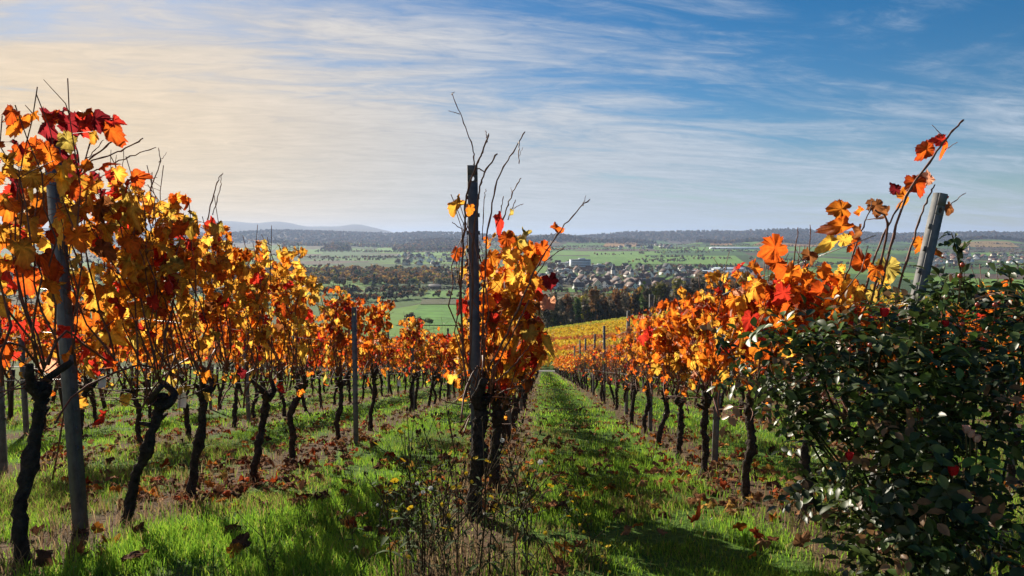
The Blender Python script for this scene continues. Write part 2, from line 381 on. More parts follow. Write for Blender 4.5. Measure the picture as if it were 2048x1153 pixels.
# ---------------------------------------------------------------- vine leaves
def leaf_template(seed, curl):
    r = np.random.default_rng(seed)
    h = np.array([(0.03, 0.03), (0.13, -0.13), (0.26, -0.16), (0.38, -0.07), (0.53, 0.04), (0.45, 0.15), (0.42, 0.24), (0.56, 0.33), (0.66, 0.47), (0.53, 0.52), (0.45, 0.63), (0.31, 0.62), (0.28, 0.75), (0.13, 0.88), (0.0, 1.03)])
    hc = np.array([0.0, 0.34]); hr = h - hc; ln = np.linalg.norm(hr, axis=1, keepdims=True); h = hc + hr / ln * (ln * .55 + .235 * (1 + .25 * (hr[:, 1:] > .3)))
    h[0] = (0.03, 0.02); o = np.vstack([h, h[-2::-1] * [-1, 1]])
    o = np.stack([o, (o + np.roll(o, -1, 0)) / 2], 1).reshape(-1, 2); o[1::2] = hc + (o[1::2] - hc) * r.uniform(.86, 1.0, (len(o) // 2, 1)); o = o + r.normal(0, 0.028, o.shape); k = len(o)
    c = np.array([0.0, 0.30]); mid = c + (o - c) * 0.55
    P = np.vstack([c[None], mid, o]); x, y = P[:, 0], P[:, 1] - 0.3
    rad = np.hypot(x, y); th = np.arctan2(y, x)
    f, cu, wv, tc = r.uniform(-0.15, 0.35), r.uniform(0.05, 0.5) * curl, r.uniform(0.08, 0.22) * (0.6 + curl), r.uniform(-0.2, 0.9) * curl
    z = f * np.abs(x) - cu * rad ** 2 + wv * np.sin(3 * th + r.uniform(0, 6)) * rad + 0.07 * np.sin(7 * th + r.uniform(0, 6)) * rad - tc * np.clip(y, 0, 2) ** 2 + np.concatenate([[0], r.normal(0, .045, k), r.normal(0, .04, k)])
    V = np.column_stack([P[:, 0] * (1 - 0.25 * curl * rad), P[:, 1], z])
    lo_ = np.linalg.norm(o - c, axis=1); s_ = np.clip((lo_ - np.percentile(lo_, 25)) / np.ptp(lo_) * 1.7, 0, 1)      # ribs run out to the lobe tips
    V[1:k + 1, 2] -= .022 * s_; rib = np.concatenate([[1.12], .90 + .26 * s_, .94 + .08 * s_])
    edge = np.concatenate([[0.0], np.full(k, 0.35), np.full(k, 1.0)])
    i = np.arange(k); i2 = (i + 1) % k
    T = np.stack([np.zeros(k, int), 1 + i, 1 + i2], 1); Q = np.stack([1 + i, 1 + k + i, 1 + k + i2, 1 + i2], 1)
    return V, T, Q, edge, rib
LT = [leaf_template(s, c) for s, c in ((1, .8), (2, 1.1), (3, .7), (4, 1.4), (5, 2.0), (6, 0.6), (7, 2.6), (8, 1.6))]
YEL, OCH, ORA, DOR, RED, DRK, OLI, BRN, PNK = (0.88, 0.60, 0.10), (0.74, 0.42, 0.06), (0.82, 0.28, 0.03), (0.68, 0.14, 0.018), (0.64, 0.05, 0.03), (0.26, 0.02, 0.03), (0.58, 0.47, 0.12), (0.30, 0.12, 0.045), (0.72, 0.38, 0.28)
PAL = {'yellow': ([YEL, OCH, ORA, DOR, RED, OLI, BRN, DRK], [.36, .27, .15, .07, .05, .06, .03, .01]),
       'orange': ([YEL, OCH, ORA, DOR, RED, OLI, BRN, PNK], [.10, .17, .37, .20, .07, .01, .05, .03]),
       'amber': ([YEL, OCH, ORA, DOR, RED, OLI, BRN, PNK], [.20, .21, .28, .14, .06, .03, .05, .03]),
       'mixed': ([YEL, OCH, ORA, DOR, RED, OLI, BRN, DRK], [.24, .21, .24, .15, .09, .02, .03, .02]),
       'red': ([YEL, OCH, ORA, DOR, RED, DRK, BRN], [.04, .06, .17, .30, .33, .06, .04]),
       'fallen': ([(0.24, 0.10, 0.045), (0.36, 0.18, 0.085), (0.13, 0.06, 0.035), (0.45, 0.08, 0.02), (0.55, 0.20, 0.03), (0.50, 0.28, 0.06)], [.3, .25, .2, .09, .09, .07])}
EDGE = {YEL: (0.60, 0.20, 0.02), OCH: (0.45, 0.10, 0.02), ORA: (0.62, 0.10, 0.015), DOR: (0.40, 0.04, 0.015), RED: (0.42, 0.02, 0.02), DRK: (0.12, 0.012, 0.02), OLI: (0.42, 0.22, 0.04), BRN: (0.18, 0.07, 0.03), PNK: (0.6, 0.3, 0.2)}
def unit(v): v = np.asarray(v, float); return v / (np.linalg.norm(v, axis=-1, keepdims=True) + 1e-9)
class Foliage:
    def __init__(s): s.p = []; s.t = []; s.n = []; s.z = []; s.c = []; s.v = []
    def add(s, p, tip, nor, size, col, var=None):
        s.p.append(p); s.t.append(tip); s.n.append(nor); s.z.append(size); s.c.append(col); s.v.append(int(rng.integers(len(LT))) if var is None else var)
    def into(s, mb):
        p = np.array(s.p, float); t = unit(s.t); n = np.array(s.n, float); n = unit(n - t * (n * t).sum(1, keepdims=True)); x = np.cross(t, n)
        z = np.array(s.z); v = np.array(s.v); c = np.array(s.c, float); e = np.array([EDGE.get(tuple(q), tuple(np.array(q) * 0.6)) for q in s.c])
        jit = rng.uniform(0.75, 1.15, (len(p), 1)); ed = rng.beta(1.1, 1.2, len(p))
        for k in range(len(LT)):
            i = np.nonzero(v == k)[0]
            if not len(i): continue
            V, T, Q, edge, rib = LT[k]; m = len(V)
            W_ = p[i, None] + z[i, None, None] * (V[None, :, 0:1] * x[i, None] + V[None, :, 1:2] * t[i, None] + V[None, :, 2:3] * n[i, None])
            f = (edge[None, :, None] ** 1.4 * ed[i, None, None])
            bl = np.clip(rng.normal(0, .33, (len(i), m, 1)) + rng.normal(-.2, .25, (len(i), 1, 1)), 0, .8); f = np.clip(f + bl, 0, 1)   # autumn blotches
            C = np.clip((c[i, None] * (1 - f) + e[i, None] * f) * jit[i, None] * rib[None, :, None], .004, .97)
            off = (np.arange(len(i)) * m)[:, None, None]
            mb.add(W_.reshape(-1, 3), [(T[None] + off).reshape(-1, 3), (Q[None] + off).reshape(-1, 4)], C.reshape(-1, 3))
def pick(pal):
    c, p = PAL[pal]; p = np.array(p); return c[int(rng.choice(len(c), p=p / p.sum()))]
def hang(spread=0.8):
    """tip direction and normal of a hanging leaf"""
    a = rng.uniform(0, 2 * math.pi); h = np.array([math.cos(a), math.sin(a), 0])
    tip = unit(h * rng.uniform(0.1, spread) + np.array([0, 0, -rng.uniform(0.35, 1.0)]) + rng.normal(0, 0.15, 3))
    n = unit(h * 0.8 + np.array([0, 0, 0.5]) + rng.normal(0, 0.45, 3)); return tip, n

def make_trunk(head, seed, thick=1.0):
    """gnarled old vine trunk with a knotty head and two short arms"""
    mb = MB(); r = np.random.default_rng(seed); hx, hy, hz = head
    k = r.normal(0, 0.022, (3, 2))
    pts = [(0, 0, -0.08), (hx * .25 + k[0, 0], hy * .2 + k[0, 1], hz * .3), (hx * .55 + k[1, 0], hy * .55 + k[1, 1], hz * .62), (hx * .9, hy * .9, hz * .88), (hx, hy, hz)]
    P = smooth_path(pts, 40); u = np.linspace(0, 1, 40); P[3:-1, :2] += r.normal(0, .004, (36, 2))
    rad = .60 * thick * (0.047 - 0.012 * u + 0.018 * np.exp(-((u - .0) / .08) ** 2) + 0.028 * np.exp(-((u - .93) / .09) ** 2) + 0.006 * np.sin(u * 21 + seed) * (u > .2) * .6 + 0.013 * np.exp(-((u - r.uniform(.4, .7)) / .06) ** 2))
    mb.tube(P, rad, 14, wob=0.14)
    for sgn in (-1, 1):
        L = r.uniform(0.07, 0.16); b = np.array([hx, hy, hz - .05])
        Q = smooth_path([b, b + [r.normal(0, .03), sgn * L * .55, .05], b + [r.normal(0, .04), sgn * L, .11 + r.uniform(0, .07)]], 9)
        mb.tube(Q, thick * np.linspace(0.027, 0.014, 9), 8, wob=0.14)
    for _ in range(3):                                                   # old pruning stubs
        b = P[int(r.integers(25, 39))]; d = unit([r.normal(), r.normal(), 0.5]); mb.tube([b, b + d * r.uniform(.05, .1)], [0.017 * thick, 0.010 * thick], 6, wob=.1)
    return mb

def cane_path(b, top, kink, n=9):
    t = np.linspace(0, 1, n)[:, None]; P = np.array(b) * (1 - t) + np.array(top) * t
    P[1:-1, :2] += rng.normal(0, kink, (n - 2, 2)); P[:, 2] += 0
    bow = rng.normal(0, 0.07, 2); P[:, :2] += bow * np.sin(t * math.pi)
    return P

def make_vine(seed, pal, nleaf, lo=0.98, hi=1.95, ncane=15, head=None, sep=False, thick=1.0, size=0.090, half=0.58, low=8):
    """returns a thing: Empty > trunk, cane..., foliage (unlinked prototype pieces are linked by the caller)"""
    global rng
    rng = np.random.default_rng(1000 + seed)
    head = head or (rng.normal(0.03, .06), rng.uniform(-.05, .22), rng.uniform(.66, .78))
    trunk = make_trunk(head, seed, thick)
    canes, cb = [], MB(); paths = []
    for i in range(ncane):
        oy = rng.uniform(-.52, .52); b = (head[0] + rng.normal(0, .03), head[1] + oy, head[2] + .10 * math.cos(oy * 3) + rng.uniform(-.04, .04))
        ty = np.clip(b[1] + rng.normal(0, .10), -half - .05, half + .15)
        P = cane_path(b, (rng.normal(0.0, .09), ty, rng.uniform(hi - .28, hi + .16)), 0.014); paths.append(P)
        mb = MB() if sep else cb
        rr = np.linspace(rng.uniform(.0034, .0056), .0020, len(P)); rr[::2] *= 1.25
        mb.tube(P, rr, 5)
        if rng.random() < .7:                                            # side shoot
            q = P[int(rng.integers(4, 8))]; d = unit([rng.normal(), rng.normal(), rng.uniform(.2, 1.2)]); mb.tube([q, q + d * .06 + rng.normal(0, .01, 3), q + d * rng.uniform(.1, .22)], [.003, .0025, .0015], 4)
        if sep: canes.append(mb)
    # bent fruiting cane tied along the wire, and tangled low shoots
    mb = MB() if sep else cb
    for sg in (-1, 1):
        b = np.array([head[0], head[1], head[2] + .05]); mb.tube(smooth_path([b, b + [0, sg * .15, .16], [0.0, head[1] + sg * .36, head[2] + .12], [0.0, head[1] + sg * .55, head[2] + .0]], 9), .0055, 5)
    if sep: canes.append(mb)
    for _ in range(5):
        b = np.array([head[0], head[1] + rng.uniform(-.08, .08), head[2]]); d = unit([rng.normal(), rng.normal(), rng.uniform(-.4, .8)])
        cb.tube(smooth_path([b, b + d * .15, b + d * .3 + rng.normal(0, .07, 3)], 6), [.004, .004, .003, .003, .002, .002], 4)
    fo = Foliage(); fm = MB()
    for _ in range(nleaf):
        P = paths[int(rng.integers(len(paths)))]; zq = lo + (hi - lo) * (rng.beta(1.5, 1.25)); zq = min(zq, P[-1, 2] - .03)
        i = np.interp(zq, P[:, 2], np.arange(len(P))); b = P[int(i)] + (P[min(int(i) + 1, len(P) - 1)] - P[int(i)]) * (i % 1)
        a = rng.uniform(0, 2 * math.pi); b2 = b + np.array([math.cos(a) * rng.uniform(.03, .15), math.sin(a) * rng.uniform(.03, .16), rng.uniform(-.01, .07)])
        fm.tube([b, b2], [.0016, .0012], 3, (0.32, 0.10, 0.05), cap=False)
        t, n = hang(); fo.add(b2, t, n, size * rng.uniform(.6, 1.25), pick(pal))
    for _ in range(low):                                                 # a few hang low
        b = np.array([rng.normal(head[0], .12), rng.uniform(-half, half), rng.uniform(.72, lo)]); t, n = hang(); fo.add(b, t, n, size * rng.uniform(.5, .95), pick(pal))
    if fo.p: fo.into(fm)
    return trunk, canes, cb, fm, head

KIDS = {}
def place_vine(parts, loc, rz, label, cat='vine', group=None, scale=None):
    trunk, canes, cb, fm, head = parts
    e = empty('grape_vine', loc, rz, scale, label, cat, group)
    ch = [trunk.build('trunk', M_BARK, e, smooth=True)]
    ch += [c.build('cane', M_CANE, e, smooth=True) for c in canes]
    if cb.n: ch.append(cb.build('shoot_growth', M_CANE, e, smooth=True))
    if fm.n: ch.append(fm.build('foliage', M_LEAF, e, smooth=True))
    KIDS[e] = ch; return e

ROWNAME = {0: 'centre row with the grey post', 1: 'row right of the grass path', 2: 'row behind the rose bush', -1: 'row left of the centre post', -2: 'second row left of the centre post', -3: 'third row left of the centre post'}
GROUP = {k: 'vines of the ' + v for k, v in ROWNAME.items()}
LOOK = {'yellow': 'yellow leaves', 'orange': 'orange leaves', 'mixed': 'yellow and red leaves', 'red': 'red leaves', 'sparse': 'few leaves left', }
# prototypes for the repeats (each is itself one of the vines standing in a row)
PROTO = {}
def proto(pal, i):
    key = (pal, i)
    if key not in PROTO:
        if pal == 'sparse': parts = make_vine(400 + i, 'orange', 24, lo=1.15, hi=1.7, ncane=18, low=3)
        else: parts = make_vine({'yellow': 100, 'orange': 200, 'mixed': 300, 'red': 500}[pal] + i, pal, 175, hi=1.75)
        PROTO[key] = [parts, None]
    return PROTO[key]
def vine_copy(pal, i, loc, rz, sc, label, group):
    p = proto(pal, i)
    if p[1] is None:
        p[1] = place_vine(p[0], loc, rz, label, group=group, scale=sc); return p[1]
    c = copy_tree(p[1], KIDS, label=label, group=group); c.location = loc; c.rotation_euler = (0, 0, rz); c.scale = sc
    return c
def vlabel(k, n, pal):
    if n < 12: return f'{ORD[n]} vine in the {ROWNAME[k]}, {LOOK[pal]}'
    return f'far vine with {LOOK[pal]} down the {ROWNAME[k]}'
def fill_row(k, n0, y0, y1, step, palf, seed):
    r = np.random.default_rng(seed); y = y0; n = n0
    while y < y1:
        pal = palf(y, r); i = int(r.integers(0, 5 if pal != 'red' else 3)); x = rx(k) + r.normal(0, .04)
        sc = r.uniform(.92, 1.07); sx = sc if r.random() < .5 else -sc
        vine_copy(pal, i, (x, y, z1(x, y)), r.choice([0, math.pi]) + r.normal(0, .08), (sx, sc, sc * r.uniform(.94, 1.03) * {1: .79, 0: .84, 2: .84}.get(k, .95 if y < 14 else .88)), vlabel(k, n, pal), GROUP[k])
        y += step * r.uniform(.85, 1.15); n += 1

def atpx(u_, v_):
    """where the photo point lies on the vineyard slope"""
    d = ray(u_, v_); s = -H0 / (d[2] + SL * d[1]); return d * s

# --- left row, near vines traced one by one (foot, head)
def near_vine(k, n, foot, headpx, pal, nleaf, seed, **kw):
    p = atpx(*foot); p[0] = p[0]; q = pxY(headpx[0], headpx[1], p[1] + kw.pop('dy', 0.08)); h = q - p
    parts = make_vine(seed, pal, nleaf, head=tuple(h), sep=True, **kw)
    return place_vine(parts, tuple(p), 0.0, vlabel(k, n, pal), group=GROUP[k]), p
LEFT = [((52, 1135), (85, 770), 'mixed', 190, {}), ((243, 1052), (325, 795), 'yellow', 200, {}), ((378, 1008), (408, 775), 'yellow', 210, {}), ((500, 965), (535, 785), 'yellow', 200, {}), ((578, 925), (606, 765), 'yellow', 190, {}), ((680, 882), (682, 765), 'orange', 170, {}), ((742, 862), (748, 745), 'orange', 170, {}), ((818, 828), (828, 750), 'mixed', 130, {})]
for n, (ft, hd, pal, nl, kw) in enumerate(LEFT): near_vine(-1, n, ft, hd, pal, int(nl * (.5 if n == 0 else 1.0)), 10 + n, size=.088, hi=[1.95, 1.9, 1.8, 1.78, 1.76, 1.72, 1.72, 1.68][n], lo=1.03, **kw)
yl = float(atpx(818, 828)[1])
fill_row(-1, len(LEFT), yl + 1.0, 79, 1.0, lambda y, r: r.choice(['orange', 'mixed', 'red', 'yellow', 'sparse'], p=[.32, .25, .18, .15, .1]) if y > 12 else 'orange', 21)
RIGHT = [((1600, 1045), (1625, 830), 'orange', 120, {}), ((1492, 1005), (1500, 815), 'orange', 170, {}), ((1405, 955), (1412, 800), 'orange', 190, {}), ((1355, 918), (1362, 800), 'orange', 190, {}), ((1316, 893), (1330, 780), 'orange', 150, {}), ((1292, 868), (1295, 775), 'orange', 120, {}), ((1265, 850), (1270, 770), 'sparse', 45, {})]
for n, (ft, hd, pal, nl, kw) in enumerate(RIGHT):
    near_vine(1, n, ft, hd, 'orange', int(nl * 1.15), 30 + n, hi=1.48, lo=.86, **kw)
yr = float(atpx(1265, 850)[1])
fill_row(1, len(RIGHT), yr + 1.0, 79, 1.1, lambda y, r: ('sparse' if y < 30 and r.random() < .9 else r.choice(['orange', 'mixed'], p=[.8, .2])), 22)
fill_row(0, 2, 5.2, 79, 1.1, lambda y, r: r.choice(['orange', 'mixed', 'yellow'], p=[.5, .3, .2]), 23)
fill_row(-2, 0, 4.2, 58, 1.0, lambda y, r: r.choice(['orange', 'mixed', 'red', 'yellow'], p=[.3, .3, .2, .2]), 24)
fill_row(-3, 0, 6.0, 42, 1.1, lambda y, r: r.choice(['orange', 'mixed', 'red'], p=[.4, .4, .2]), 25)
fill_row(2, 0, 5.15, 50, 1.15, lambda y, r: r.choice(['orange', 'mixed', 'sparse'], p=[.6, .2, .2]), 26)

def more_rows():
    """the rest of the vineyard, beyond the counted vines on both sides: one mass"""
    r = np.random.default_rng(28); V = []; C = []; tb = MB(); cols = np.array([ORA, OCH, DOR, YEL, RED])
    for k in (-8, -7, -6, -5, -4, 3, 4, 5, 6, 7):
        for y in np.arange(5.5 if k > 0 else 8, 62, 1.15):
            x = rx(k) + r.normal(0, .05); z = z1(x, y); a = r.normal(0, .08, 2)
            tb.tube([(x, y, z - .05), (x + a[0], y + a[1], z + .4), (x + a[0], y + a[1] + .05, z + .76)], [.04, .03, .035], 6, (.05, .04, .032))
            for _ in range(5): q = r.uniform(-.5, .5); tb.tube([(x, y + q, z + .75), (x + r.normal(0, .08), y + q + r.normal(0, .08), z + r.uniform(1.3, 1.75))], [.005, .003], 3, (.16, .062, .036), cap=False)
            n = 95; p = np.stack([x + r.normal(0, .13, n), y + r.uniform(-.58, .58, n), z + .95 + .65 * r.beta(1.4, 1.4, n)], 1); d = unit(r.normal(0, 1, (n, 3)) + [0, 0, -.5]); e = unit(np.cross(d, r.normal(0, 1, (n, 3)))); s = r.uniform(.035, .065, n)[:, None]
            V.append(np.stack([p - d * s, p + e * s, p + d * s * 1.2, p - e * s], 1).reshape(-1, 3)); C.append(np.repeat(cols[r.choice(5, n, p=[.34, .22, .22, .14, .08])] * r.uniform(.7, 1.15, (n, 1)), 4, axis=0))
    mb = MB(); W_ = np.concatenate(V); mb.add(W_, [np.arange(len(W_)).reshape(-1, 4)], np.concatenate(C), 0); mb.add(np.concatenate(tb.V), [np.concatenate(tb.P[4]), np.concatenate(tb.P[3])], np.concatenate(tb.C), 1)
    tag(mb.build('vineyard_rows', [M_LEAF, M_COL]), kind='stuff')
more_rows()

# --- centre row: first vine with its traced canes around the post
YC = 3.95
def pxs(lst, Y): return [pxY(x, y, Y) for x, y in lst]
def traced(vine, canes, leaves, Y0, org, size_px=1.0):
    """extra canes and leaves read from the photo, at true distance, belonging to a vine"""
    ch = []
    for pts, Y, r0, r1 in canes:
        Yv = np.linspace(Y, Y + rng.uniform(-.12, .12), len(pts))
        P = smooth_path([pxY(x, y, yy) - org for (x, y), yy in zip(pts, Yv)], max(8, 5 * len(pts))); mb = MB()
        rr = np.linspace(r0, r1, len(P)); rr[::4] *= 1.35; P[1:-1] += rng.normal(0, .0025, (len(P) - 2, 3)); mb.tube(P, rr, 6); ch.append(mb.build('cane', M_CANE, vine, smooth=True))
    return ch
pc = np.array([rx(0) + .02, YC - .05, z1(rx(0) + .02, YC - .05)])
parts = make_vine(50, 'orange', 0, head=tuple(pxY(962, 795, YC) - pc), ncane=7, hi=1.7, sep=True, thick=1.45, low=0)
fo, fm = Foliage(), MB(); rng = np.random.default_rng(77)
def scatter_px(fo, poly, Y0, dY, n, pal, size, org):
    """leaves spread through the volume behind a photo outline"""
    poly = np.array(poly, float); lo, hi = poly.min(0), poly.max(0); c = 0
    while c < n:
        q = rng.uniform(lo, hi); ins = False; j = len(poly) - 1
        for i in range(len(poly)):
            if (poly[i, 1] > q[1]) != (poly[j, 1] > q[1]) and q[0] < (poly[j, 0] - poly[i, 0]) * (q[1] - poly[i, 1]) / (poly[j, 1] - poly[i, 1]) + poly[i, 0]: ins = not ins
            j = i
        if ins:
            t, n_ = hang(); fo.add(pxY(q[0], q[1], Y0 + rng.uniform(0, dY)) - org, t, n_, size * rng.uniform(.6, 1.2), pick(pal)); c += 1
def face(tilt=.5): return unit(np.array([0, -1, .15]) + rng.normal(0, tilt, 3))
def leaf_px(fo, x, y, Y, size, col, tip, org, tilt=.35, var=None):
    """one leaf whose middle is at the photo point, tip direction given in the picture's right/up"""
    t = unit(np.array([tip[0], rng.normal(0, .25), tip[1]])); size *= .80; fo.add(pxY(x, y, Y) - org - t * size * .4, t, face(tilt), size, col, var)
scatter_px(fo, [(975, 455), (1020, 450), (1075, 490), (1085, 600), (1092, 700), (1040, 760), (975, 700), (965, 560)], YC, .9, 150, 'amber', .105, pc)
scatter_px(fo, [(918, 490), (945, 490), (945, 610), (925, 600)], YC - .02, .3, 9, 'orange', .09, pc)
for x, y, s, c, tp in ((911, 411, .135, OCH, (-.8, -.9)), (1000, 438, .11, RED, (.3, -.6)), (1113, 459, .085, DOR, (.8, -.8)), (1101, 565, .12, DRK, (.2, -1)), (1095, 610, .13, PNK, (-.4, -1)), (1086, 500, .13, DOR, (.4, -1)), (1062, 505, .13, ORA, (.3, -.6)), (1048, 475, .12, OLI, (-.3, -1)), (912, 508, .10, DOR, (-.3, -1)), (940, 420, .08, ORA, (0, -1)), (1025, 426, .05, OLI, (0, -1)), (1020, 515, .14, YEL, (-.2, -1)), (1028, 560, .15, YEL, (.1, -1)), (1000, 715, .10, ORA, (.5, -.6)), (1060, 670, .13, OLI, (.4, -1)), (990, 640, .09, RED, (.2, -1))):
    leaf_px(fo, x, y, YC - .08, s, c, tp, pc)
fo.into(fm); parts = (parts[0], parts[1], parts[2], fm, parts[4])
vc = place_vine(parts, tuple(pc), 0, 'first vine in the centre row, bare canes rising round the grey post', group=GROUP[0])
traced(vc, [([(932, 795), (923, 640), (923, 560), (929, 447), (933, 390), (956, 325), (967, 298), (977, 268)], YC - .10, .0068, .0042), ([(971, 262), (975, 285)], YC - .10, .002, .003),
            ([(948, 330), (946, 300), (925, 240), (903, 186)], YC - .02, .0042, .002), ([(919, 229), (897, 222)], YC - .02, .0022, .0013), ([(903, 190), (909, 184)], YC - .02, .002, .001),
            ([(938, 770), (944, 620), (946, 500), (957, 390), (970, 345), (995, 308)], YC - .12, .006, .0042), ([(956, 338), (971, 345)], YC - .1, .003, .003),
            ([(965, 690), (968, 560), (978, 450), (997, 356), (1022, 312), (1050, 264)], YC - .05, .0058, .0032), ([(1038, 284), (1038, 328)], YC - .05, .0028, .0022), ([(1038, 315), (1046, 295)], YC - .05, .0012, .001),
            ([(995, 470), (1012, 420), (1025, 387), (1042, 357)], YC + .05, .0045, .0028), ([(1025, 387), (1022, 375)], YC + .05, .002, .001), ([(1016, 440), (1031, 400)], YC + .1, .003, .0022), ([(1020, 420), (1047, 408)], YC + .1, .0022, .0015),
            ([(965, 480), (969, 400), (972, 378)], YC + .03, .003, .0015), ([(1000, 430), (1007, 393)], YC + .2, .003, .0025),
            ([(978, 735), (1020, 655), (1062, 559), (1096, 498), (1139, 440), (1180, 399)], YC - .3, .0062, .0028), ([(1165, 412), (1172, 391)], YC - .3, .002, .001), ([(1070, 552), (1095, 520), (1131, 493)], YC - .3, .0036, .0018), ([(1100, 497), (1128, 498)], YC - .3, .0024, .0015),
            ([(985, 745), (1030, 660), (1058, 600)], YC - .25, .005, .004), ([(905, 445), (925, 460), (945, 468)], YC - .1, .002, .003), ([(990, 790), (1040, 770), (1075, 730)], YC, .005, .003), ([(985, 770), (1030, 730), (1060, 690)], YC - .1, .005, .003)], [], YC, pc)
# second and third vine of the centre row, right behind the first
parts = make_vine(51, 'amber', 190, thick=1.4, sep=True, hi=1.6)
place_vine(parts, (rx(0) + .10, 4.75, z1(0, 4.75)), 0, 'second vine in the centre row, thick trunk close behind the post', group=GROUP[0])
# left end: tall cluster on the post
YLc = 3.72; pl = atpx(52, 1135); vL = [o for o in KIDS if o['label'].startswith('first vine in the row left')][0]; pl = np.array(vL.location)
fo, fm = Foliage(), MB(); rng = np.random.default_rng(78)
for x, y, s, c, tp in ((92, 250, .20, DRK, (-.3, -1)), (112, 238, .14, DOR, (.6, -.4)), (140, 250, .17, DRK, (.1, -1)), (165, 225, .15, DOR, (-.6, .6)), (172, 255, .16, RED, (0, -1)), (195, 237, .17, DRK, (.9, .2)), (222, 262, .17, DOR, (.4, -1)), (230, 243, .10, RED, (1, -.2)), (70, 307, .17, OCH, (-.9, -.5)), (112, 300, .17, DRK, (.2, -1)), (135, 285, .12, DRK, (.5, .5)), (128, 222, .06, DRK, (1, .2)),
                        (140, 340, .20, DRK, (.1, -1)), (95, 345, .20, OCH, (-.6, -.8)), (75, 365, .17, OLI, (-.4, -1)), (22, 368, .19, DRK, (-.8, -.7)), (28, 395, .16, RED, (-.5, -1)), (45, 420, .20, BRN, (-.6, -.7)), (85, 420, .22, BRN, (0, -1)), (118, 410, .2, YEL, (.2, -1)), (160, 355, .13, RED, (.7, -.7)), (185, 365, .13, DRK, (.3, -1)), (205, 330, .08, DOR, (.2, .8)), (205, 390, .08, DRK, (0, -1)), (175, 380, .10, ORA, (-1, -.3)),
                        (230, 425, .2, OLI, (-.3, -1)), (255, 385, .13, OLI, (.8, -.5)), (200, 420, .18, BRN, (-.2, -1)), (275, 355, .13, DOR, (1, .1)), (150, 455, .2, BRN, (.1, -1)), (60, 460, .17, YEL, (.1, -1)), (30, 480, .17, RED, (-.3, -1)), (15, 545, .17, RED, (-.2, -1)), (110, 500, .19, YEL, (.3, -1)), (175, 470, .19, OCH, (.3, -.8)), (55, 560, .18, DOR, (0, -1)), (150, 806, .13, OCH, (-.5, -1)), (185, 735, .13, RED, (.2, -1)), (105, 735, .14, PNK, (.2, -1)), (222, 725, .12, RED, (.1, -1))):
    leaf_px(fo, x, y, YLc - rng.uniform(.04, .22), s, c, tp, pl)
scatter_px(fo, [(0, 430), (90, 380), (250, 420), (330, 470), (330, 650), (200, 690), (0, 680)], YLc, .7, 55, 'mixed', .13, pl)
fo.into(fm); o = fm.build('foliage', M_LEAF, vL, smooth=True); KIDS[vL].append(o)
traced(vL, [([(133, 420), (150, 365), (167, 330), (190, 250)], YLc, .005, .003), ([(167, 330), (205, 298), (247, 266)], YLc, .0045, .004), ([(172, 326), (235, 305), (286, 277)], YLc, .004, .003), ([(180, 345), (250, 318), (312, 295)], YLc, .004, .002), ([(165, 330), (185, 305), (208, 280)], YLc, .003, .0018), ([(150, 420), (160, 340), (140, 260), (128, 235)], YLc, .005, .0035),
            ([(222, 395), (222, 300)], YLc + .5, .0028, .0014), ([(245, 390), (247, 298)], YLc + .5, .0028, .0014), ([(232, 395), (233, 310)], YLc + .7, .0026, .0014), ([(285, 420), (318, 330), (317, 296)], YLc + .4, .0035, .0016), ([(318, 325), (333, 305)], YLc + .4, .002, .001), ([(415, 440), (432, 372), (446, 346)], 4.7, .004, .0025), ([(425, 430), (440, 380), (442, 350)], 4.7, .003, .0018), ([(70, 760), (150, 700), (230, 640)], YLc - .25, .004, .003), ([(200, 600), (140, 480), (165, 440)], YLc, .005, .004), ([(105, 960), (130, 800), (110, 760)], YLc, .004, .003)], [], YLc, pl)
# right end: long leaning canes beside the white-lit post
YRc = 3.62; vR = [o for o in KIDS if o['label'].startswith('first vine in the row right')][0]; pr = np.array(vR.location)
fo, fm = Foliage(), MB(); rng = np.random.default_rng(79)
for x, y, s, c, tp in ((1890, 283, .12, DOR, (.8, -.5)), (1878, 280, .09, RED, (-.8, .2)), (1850, 302, .13, DOR, (-.6, -.8)), (1858, 355, .10, PNK, (.3, .9)), (1832, 368, .14, DOR, (.3, -1)), (1812, 395, .13, ORA, (.5, -.6)), (1790, 377, .08, DRK, (-.2, .8)), (1880, 400, .09, RED, (.6, .3)), (1900, 418, .09, BRN, (.5, -.8)), (1678, 418, .14, ORA, (-.9, .1)), (1720, 425, .07, ORA, (.4, -.5)), (1678, 455, .16, ORA, (-.7, -.4)), (1660, 487, .14, YEL, (-.7, -.9)), (1690, 480, .09, YEL, (.8, .2)), (1752, 415, .12, BRN, (.1, -.9)), (1775, 430, .12, BRN, (.4, -.8)), (1705, 482, .12, DOR, (-.4, -1)), (1720, 465, .10, BRN, (.3, -.8)), (1545, 498, .17, DOR, (-.8, -.5)), (1555, 530, .15, DOR, (.5, -.8)), (1620, 515, .12, BRN, (.2, -1)), (1775, 540, .17, OLI, (-.1, -1)), (1722, 530, .17, DOR, (-.1, -1)), (1680, 545, .12, YEL, (-.4, -.8)), (1605, 560, .14, ORA, (.3, -1)), (1670, 580, .19, ORA, (.1, -1)), (1640, 590, .17, DOR, (-.3, -1)), (1690, 570, .15, YEL, (.3, -.7)), (1610, 600, .15, DOR, (0, -1)), (1840, 490, .11, ORA, (-.1, -1)), (1870, 505, .11, ORA, (.4, -.9)), (1770, 565, .13, YEL, (.8, .2)), (1745, 590, .12, OLI, (.4, -.6)), (1580, 545, .13, ORA, (-.4, -.8)), (1620, 640, .17, ORA, (0, -1)), (1660, 640, .16, DOR, (.2, -1)), (1565, 590, .14, RED, (-.2, -1))):
    leaf_px(fo, x, y, YRc + rng.uniform(-.1, .25), s, c, tp, pr)
